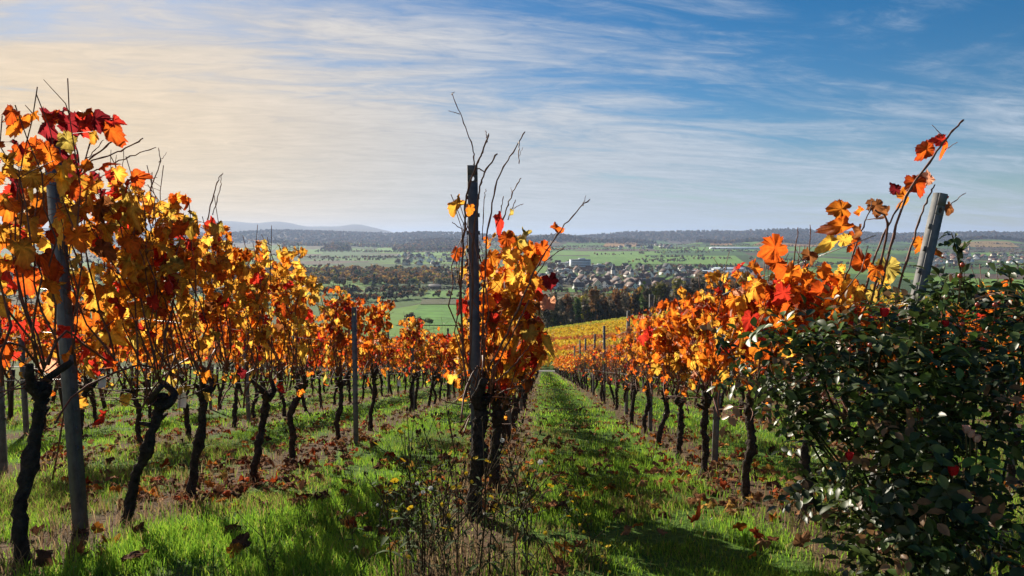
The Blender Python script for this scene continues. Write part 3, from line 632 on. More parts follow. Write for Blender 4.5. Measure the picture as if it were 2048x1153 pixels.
scatter_px(fo, [(1500, 560), (1560, 530), (1720, 560), (1760, 640), (1700, 700), (1500, 690)], YRc + .1, .7, 120, 'orange', .105, pr)
fo.into(fm); KIDS[vR].append(fm.build('foliage', M_LEAF, vR, smooth=True))
traced(vR, [([(1755, 610), (1775, 520), (1810, 400), (1870, 310), (1900, 268), (1927, 240)], YRc, .0062, .0045), ([(1720, 620), (1755, 500), (1800, 410), (1845, 350)], YRc, .0055, .003), ([(1790, 600), (1830, 470), (1855, 400), (1870, 370)], YRc - .05, .0055, .003), ([(1890, 300), (1915, 285)], YRc, .0022, .0012), ([(1885, 272), (1864, 250)], YRc, .0022, .0012), ([(1735, 630), (1775, 460), (1750, 420)], YRc, .006, .004), ([(1690, 560), (1720, 470), (1740, 420), (1748, 398)], YRc, .004, .002), ([(1575, 610), (1590, 510), (1596, 455)], YRc + .4, .004, .002), ([(1615, 560), (1620, 450)], YRc + .5, .004, .002), ([(1560, 540), (1535, 470)], YRc + .5, .003, .002), ([(1625, 830), (1700, 680), (1760, 560)], YRc + .2, .008, .005), ([(1620, 830), (1640, 700), (1600, 560)], YRc + .3, .007, .004), ([(1870, 430), (1905, 405), (1932, 386)], YRc, .0026, .0015), ([(1640, 800), (1560, 740), (1530, 640)], YRc + .3, .006, .004)], [], YRc, pr)
# row behind the rose bush, near end that shows above the bush
# ---------------------------------------------------------------- trellis posts and wires
def make_post(h, wd=0.05, dp=0.035, hooks=True, mat=None):
    """galvanised trellis post: open C profile, round hole near the top, hook notches on the edges"""
    mb = MB(); hw = wd / 2; hz = h - 0.075; rr = 0.009
    def plate(z0, z1_): mb.box((0, 0, (z0 + z1_) / 2), (wd, 0.004, z1_ - z0))
    plate(-0.35, hz - .02); plate(hz + .02, h)
    # plate with the hole
    th = np.arange(16) * math.pi / 8; inner = np.stack([np.cos(th) * rr, np.sin(th) * rr * 1.4], 1)
    k = 1 / np.maximum(np.abs(np.cos(th)) / hw, np.abs(np.sin(th)) / .02); outer = np.stack([np.cos(th) * k, np.sin(th) * k], 1)
    V = []; 
    for y in (-.002, .002):
        for ring in (inner, outer): V += [(a, y, hz + b) for a, b in ring]
    i = np.arange(16); i2 = (i + 1) % 16
    mb.add(V, [np.stack([i, 16 + i, 16 + i2, i2], 1), np.stack([32 + i2, 48 + i2, 48 + i, 32 + i], 1), np.stack([i2, 32 + i2, 32 + i, i], 1), np.stack([16 + i, 48 + i, 48 + i2, 16 + i2], 1)])
    for sg in (-1, 1):
        mb.box((sg * (hw - .002), dp / 2 + .002, h / 2 - .175), (.004, dp, h + .35)); mb.box((sg * (hw - .0105), dp + .0045, h / 2 - .175), (.013, .005, h + .349))
    hk = MB()
    if hooks:
        for z in np.arange(.45, h - .12, .1):
            for sg in (-1, 1): mb.box((sg * (hw + .0045), .012, z), (.010, .008, .022))
    return mb, hk
PK = {}
def post_at(x, y, h, lean_x, lean_y, rz, label, grp, mat=M_STEEL, first=[None, None], wd=.05):
    z = z1(x, y)
    if first[0] is None or wd != .05 or mat is not M_STEEL:
        a_, b_ = make_post(h, wd, .036 if wd < .047 else .035); e = a_.build('trellis_post', mat, loc=(x, y, z)); KIDS[e] = []; tag(e, label, 'post', grp)
        if mat is M_STEEL and wd == .05: first[0] = e; first[1] = h
    else:
        e = copy_tree(first[0], KIDS, label=label, group=grp); e.location = (x, y, z); e.scale = (1, 1, h / first[1])
    e.rotation_euler = (lean_y, lean_x, rz); return e
PG = {k: 'posts of the ' + v for k, v in ROWNAME.items()}
post_at(rx(0) + .045, YC + .02, 2.03, R_(-0.6), 0, R_(8), 'grey end post of the centre row with a hole and bare canes above', PG[0], M_STEELD, wd=.058)
pp = atpx(155, 1068); post_at(pp[0], pp[1], 1.97, R_(-1.2), R_(1.0), R_(-22), 'tall grey end post of the left row with red leaves on top', PG[-1], M_STEELD, wd=.068)
pp = atpx(1722, 1120); e = post_at(pp[0], pp[1], 1.70, R_(9.0), R_(3.5), R_(14), 'leaning end post beside the rose bush, its left side sunlit', PG[1], M_STEEL, wd=.0401)
def row_posts(k, ys, seed):
    r = np.random.default_rng(seed)
    for n, y in enumerate(ys):
        lab = f'{ORD[n + 1 + (k == -1)]} slim post along the {ROWNAME[k]}' if n < 9 else f'far slim post down the {ROWNAME[k]}'
        x = rx(k) + r.normal(0, .025); post_at(x, y, r.uniform(1.8, 1.95) - {1: .06 if 9 < y < 34 else .42, 0: .35}.get(k, .1 if y > 10 else .40), r.normal(0, .02), r.normal(0, .02), r.normal(0, .2) + R_(15), lab, PG[k])
yy = lambda a_, s_, b_: list(np.arange(a_, b_, s_))
pp = atpx(712, 890); post_at(pp[0], pp[1], 1.5, 0, 0, R_(10), 'second slim post along the row left of the centre post', PG[-1])
row_posts(-1, yy(12.6, 4.6, 79), 41)
row_posts(1, [float(atpx(1380, 935)[1]), float(atpx(1278, 862)[1])] + yy(12.5, 3.9, 79), 42)
row_posts(0, yy(8.6, 4.6, 79), 43); row_posts(-2, yy(5.2, 4.6, 60), 44); row_posts(-3, yy(8.0, 4.6, 45), 45); row_posts(2, yy(6.0, 4.4, 50), 46)
for k, ys, ye in ((0, 3.97, 80), (-1, 3.75, 80), (1, 3.3, 80), (-2, 5.2, 62), (-3, 8, 46), (2, 6, 52)):
    for nm, h in (('lowest', .74), ('middle', 1.15), ('upper', 1.52)):
        Y = np.arange(ys, ye, 1.0); x = rx(k) + .03 * (1 if h > 1 else -1) * np.ones_like(Y)
        V = np.stack([x, Y, zt(x, Y) + h - .012 * np.abs(np.sin(Y * .7))], 1); mb = MB(); mb.tube(V, .0026, 4)
        tag(mb.build('trellis_wire', M_WIRE), f'{nm} trellis wire stretched along the {ROWNAME[k]}', 'wire')

# white paper tags tied to a few vines
for k, (x, y, Y, lab) in enumerate(((866, 762, 14.0, 'white paper tag tied to a far vine left of the centre post'), (205, 764, 5.6, 'white paper tag hanging behind the tall left post'), (365, 800, 4.4, 'white crumpled tag on the third left vine'), (798, 766, 11.0, 'white paper tag hanging low on the left row'))):
    mb = MB(); p = pxY(x, y, Y); g = np.linspace(-1, 1, 5); U, T = np.meshgrid(g, g); V = np.stack([U * .03, .012 * np.sin(U * 2.4 + k) + .010 * np.cos(T * 3), T * .05], -1).reshape(-1, 3) + p
    mb.add(V, [[(i * 5 + j, i * 5 + j + 1, i * 5 + j + 6, i * 5 + j + 5) for i in range(4) for j in range(4)]]); mb.tube([p + [0, 0, .05], p + [.01, 0, .10]], .0012, 4); tag(mb.build('paper_tag', M_WHITE, smooth=True), lab, 'tag')

# ---------------------------------------------------------------- grass
def blades(n, xf, y0, y1, hmin, hmax, wd, name, colf, seed, seg=2, clump=.35, stripf=None):
    r = np.random.default_rng(seed); N = int(n * 1.6)
    # density falls off with distance so that the picture is evenly covered
    Y = y0 * (y1 / y0) ** r.random(N); lo, hi = xf(Y); X = lo + (hi - lo) * r.random(N)
    q = (X - ROW0) / RS; fr = np.abs(q - np.round(q)) * RS
    den = .55 + .6 * vn(X / clump, Y / clump, 11) + .35 * vn(X * .9, Y * .9, 12)
    keep = r.random(N) < np.clip(den, 0.05, 1)
    keep &= stripf(fr, X, Y, r) if stripf is not None else True
    X, Y, fr = X[keep][:n], Y[keep][:n], fr[keep][:n]; N = len(X)
    Z = zt(X, Y); tall = np.clip(1 + .5 * vn(X / .5, Y / .5, 13), .5, 1.6); h = r.uniform(hmin, hmax, N) * tall
    a = r.uniform(0, 2 * math.pi, N); lean = r.uniform(.15, .75, N); D = np.stack([np.cos(a), np.sin(a)], 1); b = r.uniform(0, 2 * math.pi, N); Wv = np.stack([np.cos(b), np.sin(b)], 1) * (wd * r.uniform(.6, 1.3, N))[:, None] / 2
    base = np.stack([X, Y, Z - .01], 1); w3 = np.concatenate([Wv, np.zeros((N, 1))], 1); d3 = np.concatenate([D, np.zeros((N, 1))], 1)
    up = np.array([0, 0, 1.0])
    m = base + d3 * (h * lean * .22)[:, None] + up * (h * .58)[:, None]; t = base + d3 * (h * lean * .75)[:, None] + up * (h * (1 - lean * .25))[:, None]
    V = np.stack([base - w3, base + w3, m - w3 * .8, m + w3 * .8, t], 1).reshape(-1, 3)
    i = np.arange(N) * 5
    C = np.repeat(colf(r, N, X, Y, fr), 5, axis=0)
    return tag(npmesh(name, V, [np.stack([i + 2, i + 3, i + 4], 1), np.stack([i, i + 1, i + 3, i + 2], 1)], M_GRASS, C), None, None, None, 'stuff')
def gcol(r, N, X, Y, fr):
    a = np.array([(0.18, 0.34, 0.03), (0.24, 0.40, 0.035), (0.10, 0.22, 0.025), (0.32, 0.42, 0.05), (0.36, 0.29, 0.11)])
    p = r.choice(5, N, p=[.32, .3, .22, .12, .04]); c = a[p] * r.uniform(.75, 1.25, (N, 1)); c = c * (1 + .35 * vn(X * .8, Y * .5, 23) + .2 * vn(X * 2.5, Y * 2.5, 24))[:, None]; dry = (vn(X * 1.1, Y * .7, 17) > .25) & (r.random(N) < .45)
    c[dry] = np.array([.24, .19, .07]) * r.uniform(.7, 1.2, (dry.sum(), 1)); return c
def dcol(r, N, X, Y, fr):
    a = np.array([(0.22, 0.15, 0.085), (0.30, 0.22, 0.12), (0.15, 0.095, 0.06), (0.13, 0.17, 0.05)]); return a[r.choice(4, N, p=[.35, .25, .25, .15])] * r.uniform(.7, 1.2, (N, 1))
lane = lambda fr, X, Y, r: (r.random(len(fr)) < np.clip((fr - .12) * 3.2 + .25 * vn(X * 2, Y * 1.2, 19), .10, 1))
under = lambda fr, X, Y, r: (fr + .12 * vn(X * 2, Y, 21) < .33)
view = lambda Y: (-.80 * Y - .3, .74 * Y + .3)
blades(200000, view, 2.3, 9, .03, .095, .0046, 'grass', gcol, 61, clump=.22, stripf=lane)
blades(110000, view, 9, 26, .03, .09, .010, 'grass', gcol, 62, clump=.3, stripf=lane)
blades(45000, lambda Y: (-.62 * Y - .3, .5 * Y + .3), 26, 80, .06, .15, .04, 'grass', gcol, 63, clump=.8, stripf=lane)
blades(26000, view, 2.4, 14, .05, .16, .0045, 'dry_grass', dcol, 64, clump=.25, stripf=under)
blades(14000, view, 14, 60, .06, .2, .016, 'dry_grass', dcol, 65, clump=.5, stripf=under)

# ---------------------------------------------------------------- fallen leaves
def fallen():
    r = np.random.default_rng(90); protos = []
    names = {0: 'curled brown vine leaf fallen in the grass', 1: 'tan dried vine leaf fallen in the grass', 2: 'dark brown vine leaf fallen in the grass', 3: 'red orange vine leaf fallen in the grass', 4: 'bright orange vine leaf fallen in the grass', 5: 'ochre yellow vine leaf fallen in the grass'}
    cols = PAL['fallen'][0]; pr_ = np.array(PAL['fallen'][1]); seen = {}
    n = 0
    while n < 290:
        Y = 2.7 * (13 / 2.7) ** r.random(); lo, hi = -.78 * Y, .72 * Y; X = r.uniform(lo, hi); q = (X - ROW0) / RS; fr = abs(q - round(q)) * RS
        if r.random() > .25 + .75 * math.exp(-((fr - .4) / .3) ** 2): continue
        c = int(r.choice(6, p=pr_ / pr_.sum())); v = int(r.choice([0, 1, 2, 3, 4, 5, 6, 7])); s = r.uniform(.045, .085); key = (c, v); loc = (X, Y, z1(X, Y) + r.uniform(.03, .075))
        if key not in seen:
            f = Foliage(); f.add((0, -.4, .1), (0, 1, 0), (0, 0, 1), 1.0, cols[c], v); mb = MB(); f.into(mb); o = mb.build('fallen_leaf', M_LEAFD, smooth=True); seen[key] = o
        else: o = seen[key].copy(); COL.objects.link(o)
        o.location = loc; o.rotation_euler = (r.normal(0, .45) + (math.pi if r.random() < .5 else 0), r.normal(0, .45), r.uniform(0, 6.28)); o.scale = (s, s, s)
        tag(o, names[c], 'leaf', 'fallen vine leaves in the grass'); n += 1
    # the rest, beyond counting
    f = Foliage(); global rng; rng = r
    for _ in range(7500):
        Y = 4.0 * (70 / 4.0) ** r.random(); X = r.uniform(-.75 * Y, .6 * Y); q = (X - ROW0) / RS; fr = abs(q - round(q)) * RS
        if r.random() > .2 + .8 * math.exp(-((fr - .25) / .3) ** 2): continue
        a = r.uniform(0, 6.28); f.add((X, Y, z1(X, Y) + r.uniform(.02, .07)), (math.cos(a), math.sin(a), r.normal(0, .3)), (r.normal(0, .3), r.normal(0, .3), 1), r.uniform(.05, .10), pick('fallen'))
    mb = MB(); f.into(mb); tag(mb.build('leaf_litter', M_LEAFD, smooth=True), kind='stuff')
fallen()

# ---------------------------------------------------------------- weeds in front of the centre post
def oval_leaf(mb, p, tip, nor, L, wd, col, bend=.25):
    t = unit(tip); n = np.array(nor, float); n = unit(n - t * (n @ t)); x = np.cross(t, n)
    pr_ = [(0, 0), (.25, .75), (.5, 1.0), (.78, .65)]; V = []
    for u_, w_ in pr_:
        c = np.array(p) + t * L * u_ - n * L * bend * u_ * u_
        V += [c - x * wd * w_ / 2 + n * wd * .18 * w_, c, c + x * wd * w_ / 2 + n * wd * .18 * w_]
    V.append(np.array(p) + t * L - n * L * bend); Q = []
    for k in range(3):
        for j in range(2): a = k * 3 + j; Q.append((a, a + 1, a + 4, a + 3))
    mb.add(V, [Q, [(9, 10, 12), (10, 11, 12)]], col)
def ball_spikes(mb, c, rad, n, r, col):
    for _ in range(n):
        d = unit(r.normal(0, 1, 3)); s = unit(np.cross(d, r.normal(0, 1, 3))) * rad * .22; a = np.array(c); mb.add([a + d * rad * .25, a + d * rad + s, a + d * rad - s], [[(0, 1, 2)]], col)
def disc_flower(mb, c, up, rad, r, col, n=16):
    up = unit(up); a = unit(np.cross(up, [.3, .8, .1])); b = np.cross(up, a); c = np.array(c)
    for k in range(n):
        th = k * 2 * math.pi / n + r.normal(0, .08); d = a * math.cos(th) + b * math.sin(th); s = np.cross(up, d) * rad * .16; rr = rad * r.uniform(.85, 1.1)
        mb.add([c - s * .5, c + s * .5, c + d * rr + s + up * rad * .35, c + d * rr * 1.05 + up * rad * .3, c + d * rr - s + up * rad * .35], [[(0, 1, 2), (0, 2, 3), (0, 3, 4)]], col)
GW = (0.085, 0.062, 0.036)
def make_weed(seed, kind, H):
    r = np.random.default_rng(seed); st, lf = MB(), MB(); fl = []
    e = empty('flowering_weed', (0, 0, 0)); ch = []
    P = smooth_path([(0, 0, -.03), (r.normal(0, .03), r.normal(0, .03), H * .5), (r.normal(0, .07), r.normal(0, .07), H)], 10)
    st.tube(P, np.linspace(.0042, .002, 10), 5, GW); tips = [P[-1]]
    for k in range(int(r.integers(4, 8))):
        b = P[int(r.integers(2, 9))]; d = unit([r.normal(), r.normal(), r.uniform(.9, 2.0)]); L = r.uniform(.08, .26) * H / .5; q = b + d * L; q[2] = max(q[2], b[2])
        st.tube(smooth_path([b, b + d * L * .5 + [0, 0, .01], q + [0, 0, .02]], 6), np.linspace(.0028, .0014, 6), 4, GW); tips.append(q + [0, 0, .02])
        for _ in range(1): s = b + (q - b) * r.uniform(.1, .8); oval_leaf(lf, s, unit([r.normal(), r.normal(), r.normal(.1, .5)]), (0, 0, 1), r.uniform(.03, .075), r.uniform(.008, .018), np.array((0.045, 0.07, 0.022)) * r.uniform(.7, 1.8))
    for _ in range(7):
        s = P[int(r.integers(0, 9))]; a = r.uniform(0, 6.28); oval_leaf(lf, s, (math.cos(a), math.sin(a), r.uniform(-.3, .6)), (0, 0, 1), r.uniform(.05, .12) * (1.2 - s[2] / H * .7), r.uniform(.012, .03), np.array((0.045, 0.07, 0.022)) * r.uniform(.7, 1.8), .4)
    ch += [st.build('stem', M_WEED, e, smooth=True), lf.build('foliage', M_WEED, e, smooth=True)]
    for k, tpt in enumerate(tips):
        mb = MB(); q = r.random()
        if kind == 'puff' and q < .35: ball_spikes(mb, tpt, .0125, 90, r, (.72, .72, .68)); ch.append(mb.build('seed_head', M_WEED, e))
        elif kind == 'flower' and q < .55: disc_flower(mb, tpt, (r.normal(0, .5), r.normal(-.5, .4), 1), .017, r, (.80, .55, .03)); ch.append(mb.build('flower', M_WEED, e))
        else:
            mb.tube([tpt - [0, 0, .004], tpt + [0, 0, .006], tpt + [0, 0, .016]], [.003, .006, .002], 6, (.07, .055, .03)); ch.append(mb.build('bud', M_WEED, e, smooth=True))
    KIDS[e] = ch; return e
def weeds():
    r = np.random.default_rng(95); kinds = ['flower', 'bud', 'puff', 'bud', 'bud', 'flower', 'bud']; pro = [make_weed(700 + i, k, .55) for i, k in enumerate(kinds)]
    lab = {'flower': 'dark stalky weed with yellow flowers below the centre post', 'puff': 'dark stalky weed with white seed heads below the centre post', 'bud': 'dark stalky weed gone to seed below the centre post'}
    spots = []
    for _ in range(64):
        x = r.normal(-.38, .26) if r.random() < .75 else r.uniform(-1.15, .0); spots.append((x, r.uniform(2.35, 3.55)))
    for n, (x, y) in enumerate(spots):
        i = n % len(pro); e = pro[i] if n < len(pro) else copy_tree(pro[i], KIDS); s = r.uniform(.5, .95) * (1.0 if abs(x + .35) < .3 else .62)
        e.location = (x, y, z1(x, y)); e.scale = (s, s, s); e.rotation_euler = (r.normal(0, .08), r.normal(0, .08), r.uniform(0, 6.28)); tag(e, lab[kinds[i]], 'weed', 'weeds below the centre post')
weeds()

# ---------------------------------------------------------------- rose bush
def rose_bush():
    global rng; rng = r = np.random.default_rng(96)
    B = np.array([1.62, 2.72, z1(1.62, 2.72)])
    e = empty('rose_bush', tuple(B), 0, None, 'big dark green rose bush with a red bloom in front of the leaning post', 'rose bush')
    blobs = [((1880, 905), 2.75, .60, .45, .60, 620), ((1950, 720), 2.85, .50, .45, .36, 380), ((1760, 770), 2.85, .28, .30, .28, 170), ((1540, 745), 2.9, .20, .18, .17, 80), ((1620, 690), 2.95, .22, .2, .12, 55), ((1760, 690), 2.95, .35, .25, .16, 120), ((1800, 960), 2.6, .22, .25, .30, 150), ((1900, 1090), 2.5, .42, .3, .22, 200), ((1890, 610), 2.95, .26, .2, .10, 50), ((2050, 650), 2.9, .3, .3, .2, 110), ((1580, 800), 2.9, .12, .12, .12, 40)]
    lf = MB(); st = []
    greens = [(0.042, 0.064, 0.017), (0.065, 0.10, 0.022), (0.022, 0.038, 0.013), (0.07, 0.13, 0.025), (0.20, 0.11, 0.05)]; pg = [.34, .24, .24, .11, .07]
    root = np.array([0, 0, -.03])
    for (c, Y, a_, b_, c_, n) in blobs:
        C = pxY(c[0], c[1], Y) - B
        for _ in range(3 if n > 100 else 2):
            d = unit(r.normal(0, 1, 3)) * np.array([a_, b_, c_]) * .8; tp = C + d; mb = MB()
            P = smooth_path([root + r.normal(0, .04, 3) * [1, 1, 0], root * .5 + C * .5 + [0, 0, -.1] + r.normal(0, .05, 3), C, tp], 14); mb.tube(P, np.linspace(.007, .0025, 14), 5, (.06, .075, .03)); st.append(mb)
        for _ in range(int(n * .72)):
            d = unit(r.normal(0, 1, 3)); rad = r.random() ** .42 * (1.22 if r.random() < .12 else 1); p = C + d * rad * np.array([a_, b_, c_]); p[2] = max(p[2], .02)
            ax = unit(d * .8 + r.normal(0, .5, 3) + [0, 0, -.1]); nr = unit(np.array([0, 0, 1.0]) + r.normal(0, .45, 3) + d * .3); sd = unit(np.cross(ax, nr)); col = np.array(greens[int(r.choice(5, p=pg))]) * r.uniform(.8, 1.3); L = r.uniform(.030, .056)
            for j in range(5):
                o = p + ax * (L * .85 * (j // 2)); s = (1 if j % 2 else -1)
                dr = ax if j == 4 else unit(sd * s + ax * .5); oval_leaf(lf, o, dr, unit(nr + r.normal(0, .25, 3)), L * r.uniform(.85, 1.2), L * .62, col, .2)
            if r.random() < .3: lf.tube([p - ax * .03, p + ax * L * 2], [.0014, .001], 3, (.07, .06, .03), cap=False)
    for pts, nl in (([(1945, 640), (1925, 560), (1912, 500), (1903, 465)], 9), ([(1890, 640), (1880, 590), (1895, 555)], 7), ([(2000, 640), (2020, 570), (2010, 530)], 8), ([(1470, 720), (1440, 690), (1432, 660)], 7), ([(1660, 800), (1600, 850), (1560, 862)], 8)):
        P = smooth_path([pxY(x, y, 2.85) - B for x, y in pts], 14); mb = MB(); mb.tube(P, np.linspace(.004, .0018, 14), 5, (.07, .07, .03)); st.append(mb)
        for k in range(nl):
            b = P[int(r.integers(3, 14))]; col = np.array(greens[int(r.choice(5, p=pg))]); ax = unit(r.normal(0, 1, 3) + [0, 0, -.2])
            for j in range(3): oval_leaf(lf, b + ax * .02 * j, unit(ax + r.normal(0, .6, 3)), unit(np.array([0, 0, 1.0]) + r.normal(0, .5, 3)), r.uniform(.03, .05), .024, col, .2)
    ch = [m.build('stem', M_WEED, e, smooth=True) for m in st]; ch.append(lf.build('foliage', M_ROSE, e, smooth=False))
    mpet = plain('rose_petal', (.55, .012, .02), .5, .3, 0, 30, .3); mhip = plain('rose_hip', (.40, .05, .02), .35, .5); mdry = plain('dried_petal', (.55, .33, .27), .8, .2, 0, 40, .3)
    def flower(px_, py_, Y, rad, mat, name, lab):
        mb = MB(); c = pxY(px_, py_, Y) - B
        for k in range(9):                                               # overlapping cupped petals
            th = k * 2.4; t = 1 - k / 12; d = np.array([math.cos(th), math.sin(th), 0]); s = np.cross(d, [0, 0, 1]); V = []
            for i in range(4):
                for j in range(3): q = i / 3; ww = (j - 1) * rad * .75 * math.sin(.5 + q * 1.9) * t; V.append(c + d * rad * t * (.25 + .55 * q ** .7) * (1 - .18 * abs(j - 1)) + s * ww + np.array([0, 0, rad * (-.5 + 1.5 * q)]))
            mb.add(V, [[(i * 3 + j, i * 3 + j + 1, i * 3 + j + 4, i * 3 + j + 3) for i in range(3) for j in range(2)]])
        o = mb.build(name, mat, e, smooth=True)
        if lab: o['label'] = lab
        mb = MB(); mb.tube(smooth_path([c + [0, 0, -rad * .4], c + [.01, .01, -.07], c + [.04, .06, -.16]], 7), .0025, 5, (.12, .10, .05)); g = mb.build('flower_stalk', M_WEED, o); return o
    flower(1698, 915, 2.42, .017, mpet, 'bloom', 'single bright red rose bloom'); flower(1905, 945, 2.42, .022, mpet, 'bloom', 'dark red open rose'); flower(1768, 628, 2.72, .022, mpet, 'bloom', None); flower(1890, 650, 2.7, .016, mpet, 'bloom', None)
    for x, y in ((1940, 870), (1932, 862), (1952, 880), (1885, 985), (1890, 998)): flower(x, y, 2.40, .017, mdry, 'faded_bloom', None)
    for x, y in ((1925, 530), (1920, 552), (1820, 645), (1925, 648), (2010, 722), (1835, 820), (1845, 840), (1700, 700), (1740, 690), (1955, 610), (1838, 870), (1830, 895), (1965, 700), (1990, 610)):
        mb = MB(); c = pxY(x, y, 2.62) - B; mb.tube([c - [0, 0, .009], c - [0, 0, .004], c + [0, 0, .003], c + [0, 0, .008]], [.003, .008, .008, .003], 8); o = mb.build('rose_hip', mhip, e, smooth=True)
        mb = MB(); mb.tube(smooth_path([c + [0, 0, -.008], c + [.005, .01, -.06], c + [.02, .05, -.15]], 6), .0018, 4, (.10, .07, .04)); mb.build('hip_stalk', M_WEED, o)
rose_bush()

# ---------------------------------------------------------------- the golden vineyard across the road (a mass of rows)
def gold_field():
    r = np.random.default_rng(97); V = []; C = []
    for k in range(86):
        y0 = 87 + 1.95 * k; X = np.arange(-14, 95, .36); X = np.repeat(X, 3) + r.normal(0, .15, len(X) * 3); Y = y0 + .10 * X + r.normal(0, .16, len(X))
        X = X[(Y < 262)]; Y = Y[(Y < 262)]
        if not len(X): continue
        Z = zt(X, Y) + r.uniform(.45, 1.9, len(X)); n = len(X); s = r.uniform(.16, .34, n)
        a = r.uniform(0, 6.28, n); d = np.stack([np.cos(a), np.sin(a), r.normal(0, .4, n)], 1); d = unit(d); up = unit(np.stack([r.normal(0, .5, n), r.normal(0, .5, n), np.ones(n)], 1))
        p = np.stack([X, Y, Z], 1); V.append(np.stack([p - d * s[:, None] - up * s[:, None], p + d * s[:, None] - up * s[:, None] * .8, p + d * s[:, None] + up * s[:, None], p - d * s[:, None] * .8 + up * s[:, None]], 1).reshape(-1, 3))
        f = y0 + 3 * vn(X / 30, Y / 30, 4)
        base = np.where(((f > 96) & (f < 114))[:, None], [.56, .20, .04], [.62, .43, .04]); base = np.where(((f > 134) & (f < 151))[:, None], [.46, .15, .04], base); base = np.where((f > 222)[:, None], [.42, .40, .05], base)
        base = np.where((r.random(n) < .15)[:, None], [.40, .16, .03], base); base = np.where((r.random(n) < .05)[:, None], [.34, .34, .05], base)
        C.append(np.repeat(base * r.uniform(.9, 1.45, (n, 1)), 4, axis=0))
    V = np.concatenate(V); Q = np.arange(len(V)).reshape(-1, 4)
    tag(npmesh('vineyard_rows', V, [Q], M_TREE, np.concatenate(C)), kind='stuff')
gold_field()

# ---------------------------------------------------------------- trees and woods
TCF = .62
TC = {'golden': (.42, .24, .05), 'russet': (.22, .11, .045), 'green': (.07, .11, .03), 'olive': (.17, .16, .05), 'yellow': (.40, .34, .05), 'bare': (.13, .105, .075), 'dark': (.035, .055, .025)}
def crown_quads(r, n, H, wd, cone=False, qs=.09, lumps=6):
    """leaf clumps spread through a lumpy crown; H: tree height"""
    if cone: t = r.random(n) ** .7; rad = wd * (1 - t) * (0.75 + .25 * np.sin(t * 40)) * np.sqrt(r.uniform(.4, 1, n)); a = r.uniform(0, 6.28, n); P = np.stack([rad * np.cos(a), rad * np.sin(a), H * (.08 + .92 * t)], 1)
    else:
        L = r.normal(0, 1, (lumps, 3)); L = unit(L) * r.uniform(.3, .62, (lumps, 1)); L[:, 2] *= .8; k = r.integers(0, lumps, n); rr = r.uniform(.34, .52, lumps)
        P = L[k] + unit(r.normal(0, 1, (n, 3))) * (rr[k] * r.random(n) ** .35)[:, None]; P = P * [wd, wd, H * .40] + [0, 0, H * .58]
    s = qs * H * r.uniform(.5, 1.2, n); d = unit(r.normal(0, 1, (n, 3))); e_ = unit(np.cross(d, r.normal(0, 1, (n, 3)))); s = s[:, None] * .5
    return np.stack([P - d * s - e_ * s, P + d * s - e_ * s * .7, P + d * s * .8 + e_ * s, P - d * s + e_ * s], 1)
def tree_proto(seed, kind, H, wd, cone=False, n=420):
    r = np.random.default_rng(seed); Q4 = crown_quads(r, n, H, wd, cone, .085 if not cone else .08, 8); c = np.array(TC[kind]); e = empty('tree', (0, 0, 0)); mb = MB()
    col = np.repeat(c * r.uniform(.6, 1.35, (n, 1)) * (1 + r.normal(0, .06, (n, 3))), 4, axis=0); mb.add(Q4.reshape(-1, 3), [np.arange(n * 4).reshape(-1, 4)], np.clip(col, .01, 1)); crown = mb.build('crown', M_TREE, e)
    tb = MB(); tb.tube(smooth_path([(0, 0, -.5), (r.normal(0, .1), r.normal(0, .1), H * .35), (0, 0, H * .7)], 8), np.linspace(H * .022, H * .008, 8), 7)
    for _ in range(5): b = np.array([0, 0, H * r.uniform(.3, .6)]); d = unit([r.normal(), r.normal(), .9]); tb.tube([b, b + d * H * .16, b + d * H * .28 + [0, 0, H * .03]], [H * .009, H * .006, H * .003], 5)
    KIDS[e] = [tb.build('trunk', M_TRUNK, e, smooth=True), crown]; return e
def wood(name, pts, kinds, probs, n_q, hr, seed, wr=.36, qs=.13, trunks=False, lum=.8):
    r = np.random.default_rng(seed); n = len(pts); V = []; C = []; tb = MB(); ks = list(kinds)
    for (x, y) in pts:
        k = ks[int(r.choice(len(ks), p=probs))]; H = r.uniform(*hr); cone = k == 'dark' and r.random() < .7
        q = crown_quads(r, n_q, H, H * wr * r.uniform(.8, 1.2) * (.6 if cone else 1), cone, qs, 5) + [x, y, z1(x, y)]; V.append(q.reshape(-1, 3)); C.append(np.repeat(np.array(TC[k]) * lum * r.uniform(.5, 1.4, (n_q, 1)) * r.uniform(.7, 1.25), 4, axis=0))
        if trunks: z = z1(x, y); tb.tube([(x, y, z - .5), (x + r.normal(0, .2), y, z + H * .85)], [H * .012, H * .004], 4, (.07, .06, .05))
    V = np.concatenate(V); C = np.concatenate(C); Q = np.arange(len(V)).reshape(-1, 4)
    if trunks: tv = np.concatenate(tb.V); tq = np.concatenate(tb.P[4]) + len(V); V = np.vstack([V, tv]); C = np.vstack([C, np.concatenate(tb.C)]); Q = np.vstack([Q, tq])
    return tag(npmesh(name, V, [Q], M_TREE, C), kind='stuff')
def in_quad(corners, n, r, jitter=0.0, mind=0.0):
    """points spread over the land inside the quad of four photo points"""
    Cn = np.array([hit(*c)[:2] for c in corners]); out = []; tries = 0
    A = lambda a, b, c: abs((b[0] - a[0]) * (c[1] - a[1]) - (c[0] - a[0]) * (b[1] - a[1])) / 2
    while len(out) < n and tries < n * 60:
        tries += 1
        p1 = r.random() < A(Cn[0], Cn[1], Cn[2]) / (A(Cn[0], Cn[1], Cn[2]) + A(Cn[0], Cn[2], Cn[3])); a, b = sorted(r.random(2)); T = (Cn[0], Cn[1], Cn[2]) if p1 else (Cn[0], Cn[2], Cn[3])
        q = T[0] * a + T[1] * (b - a) + T[2] * (1 - b)
        if mind and any((q[0] - o[0]) ** 2 + (q[1] - o[1]) ** 2 < mind * mind for o in out): continue
        out.append(q)
    return out
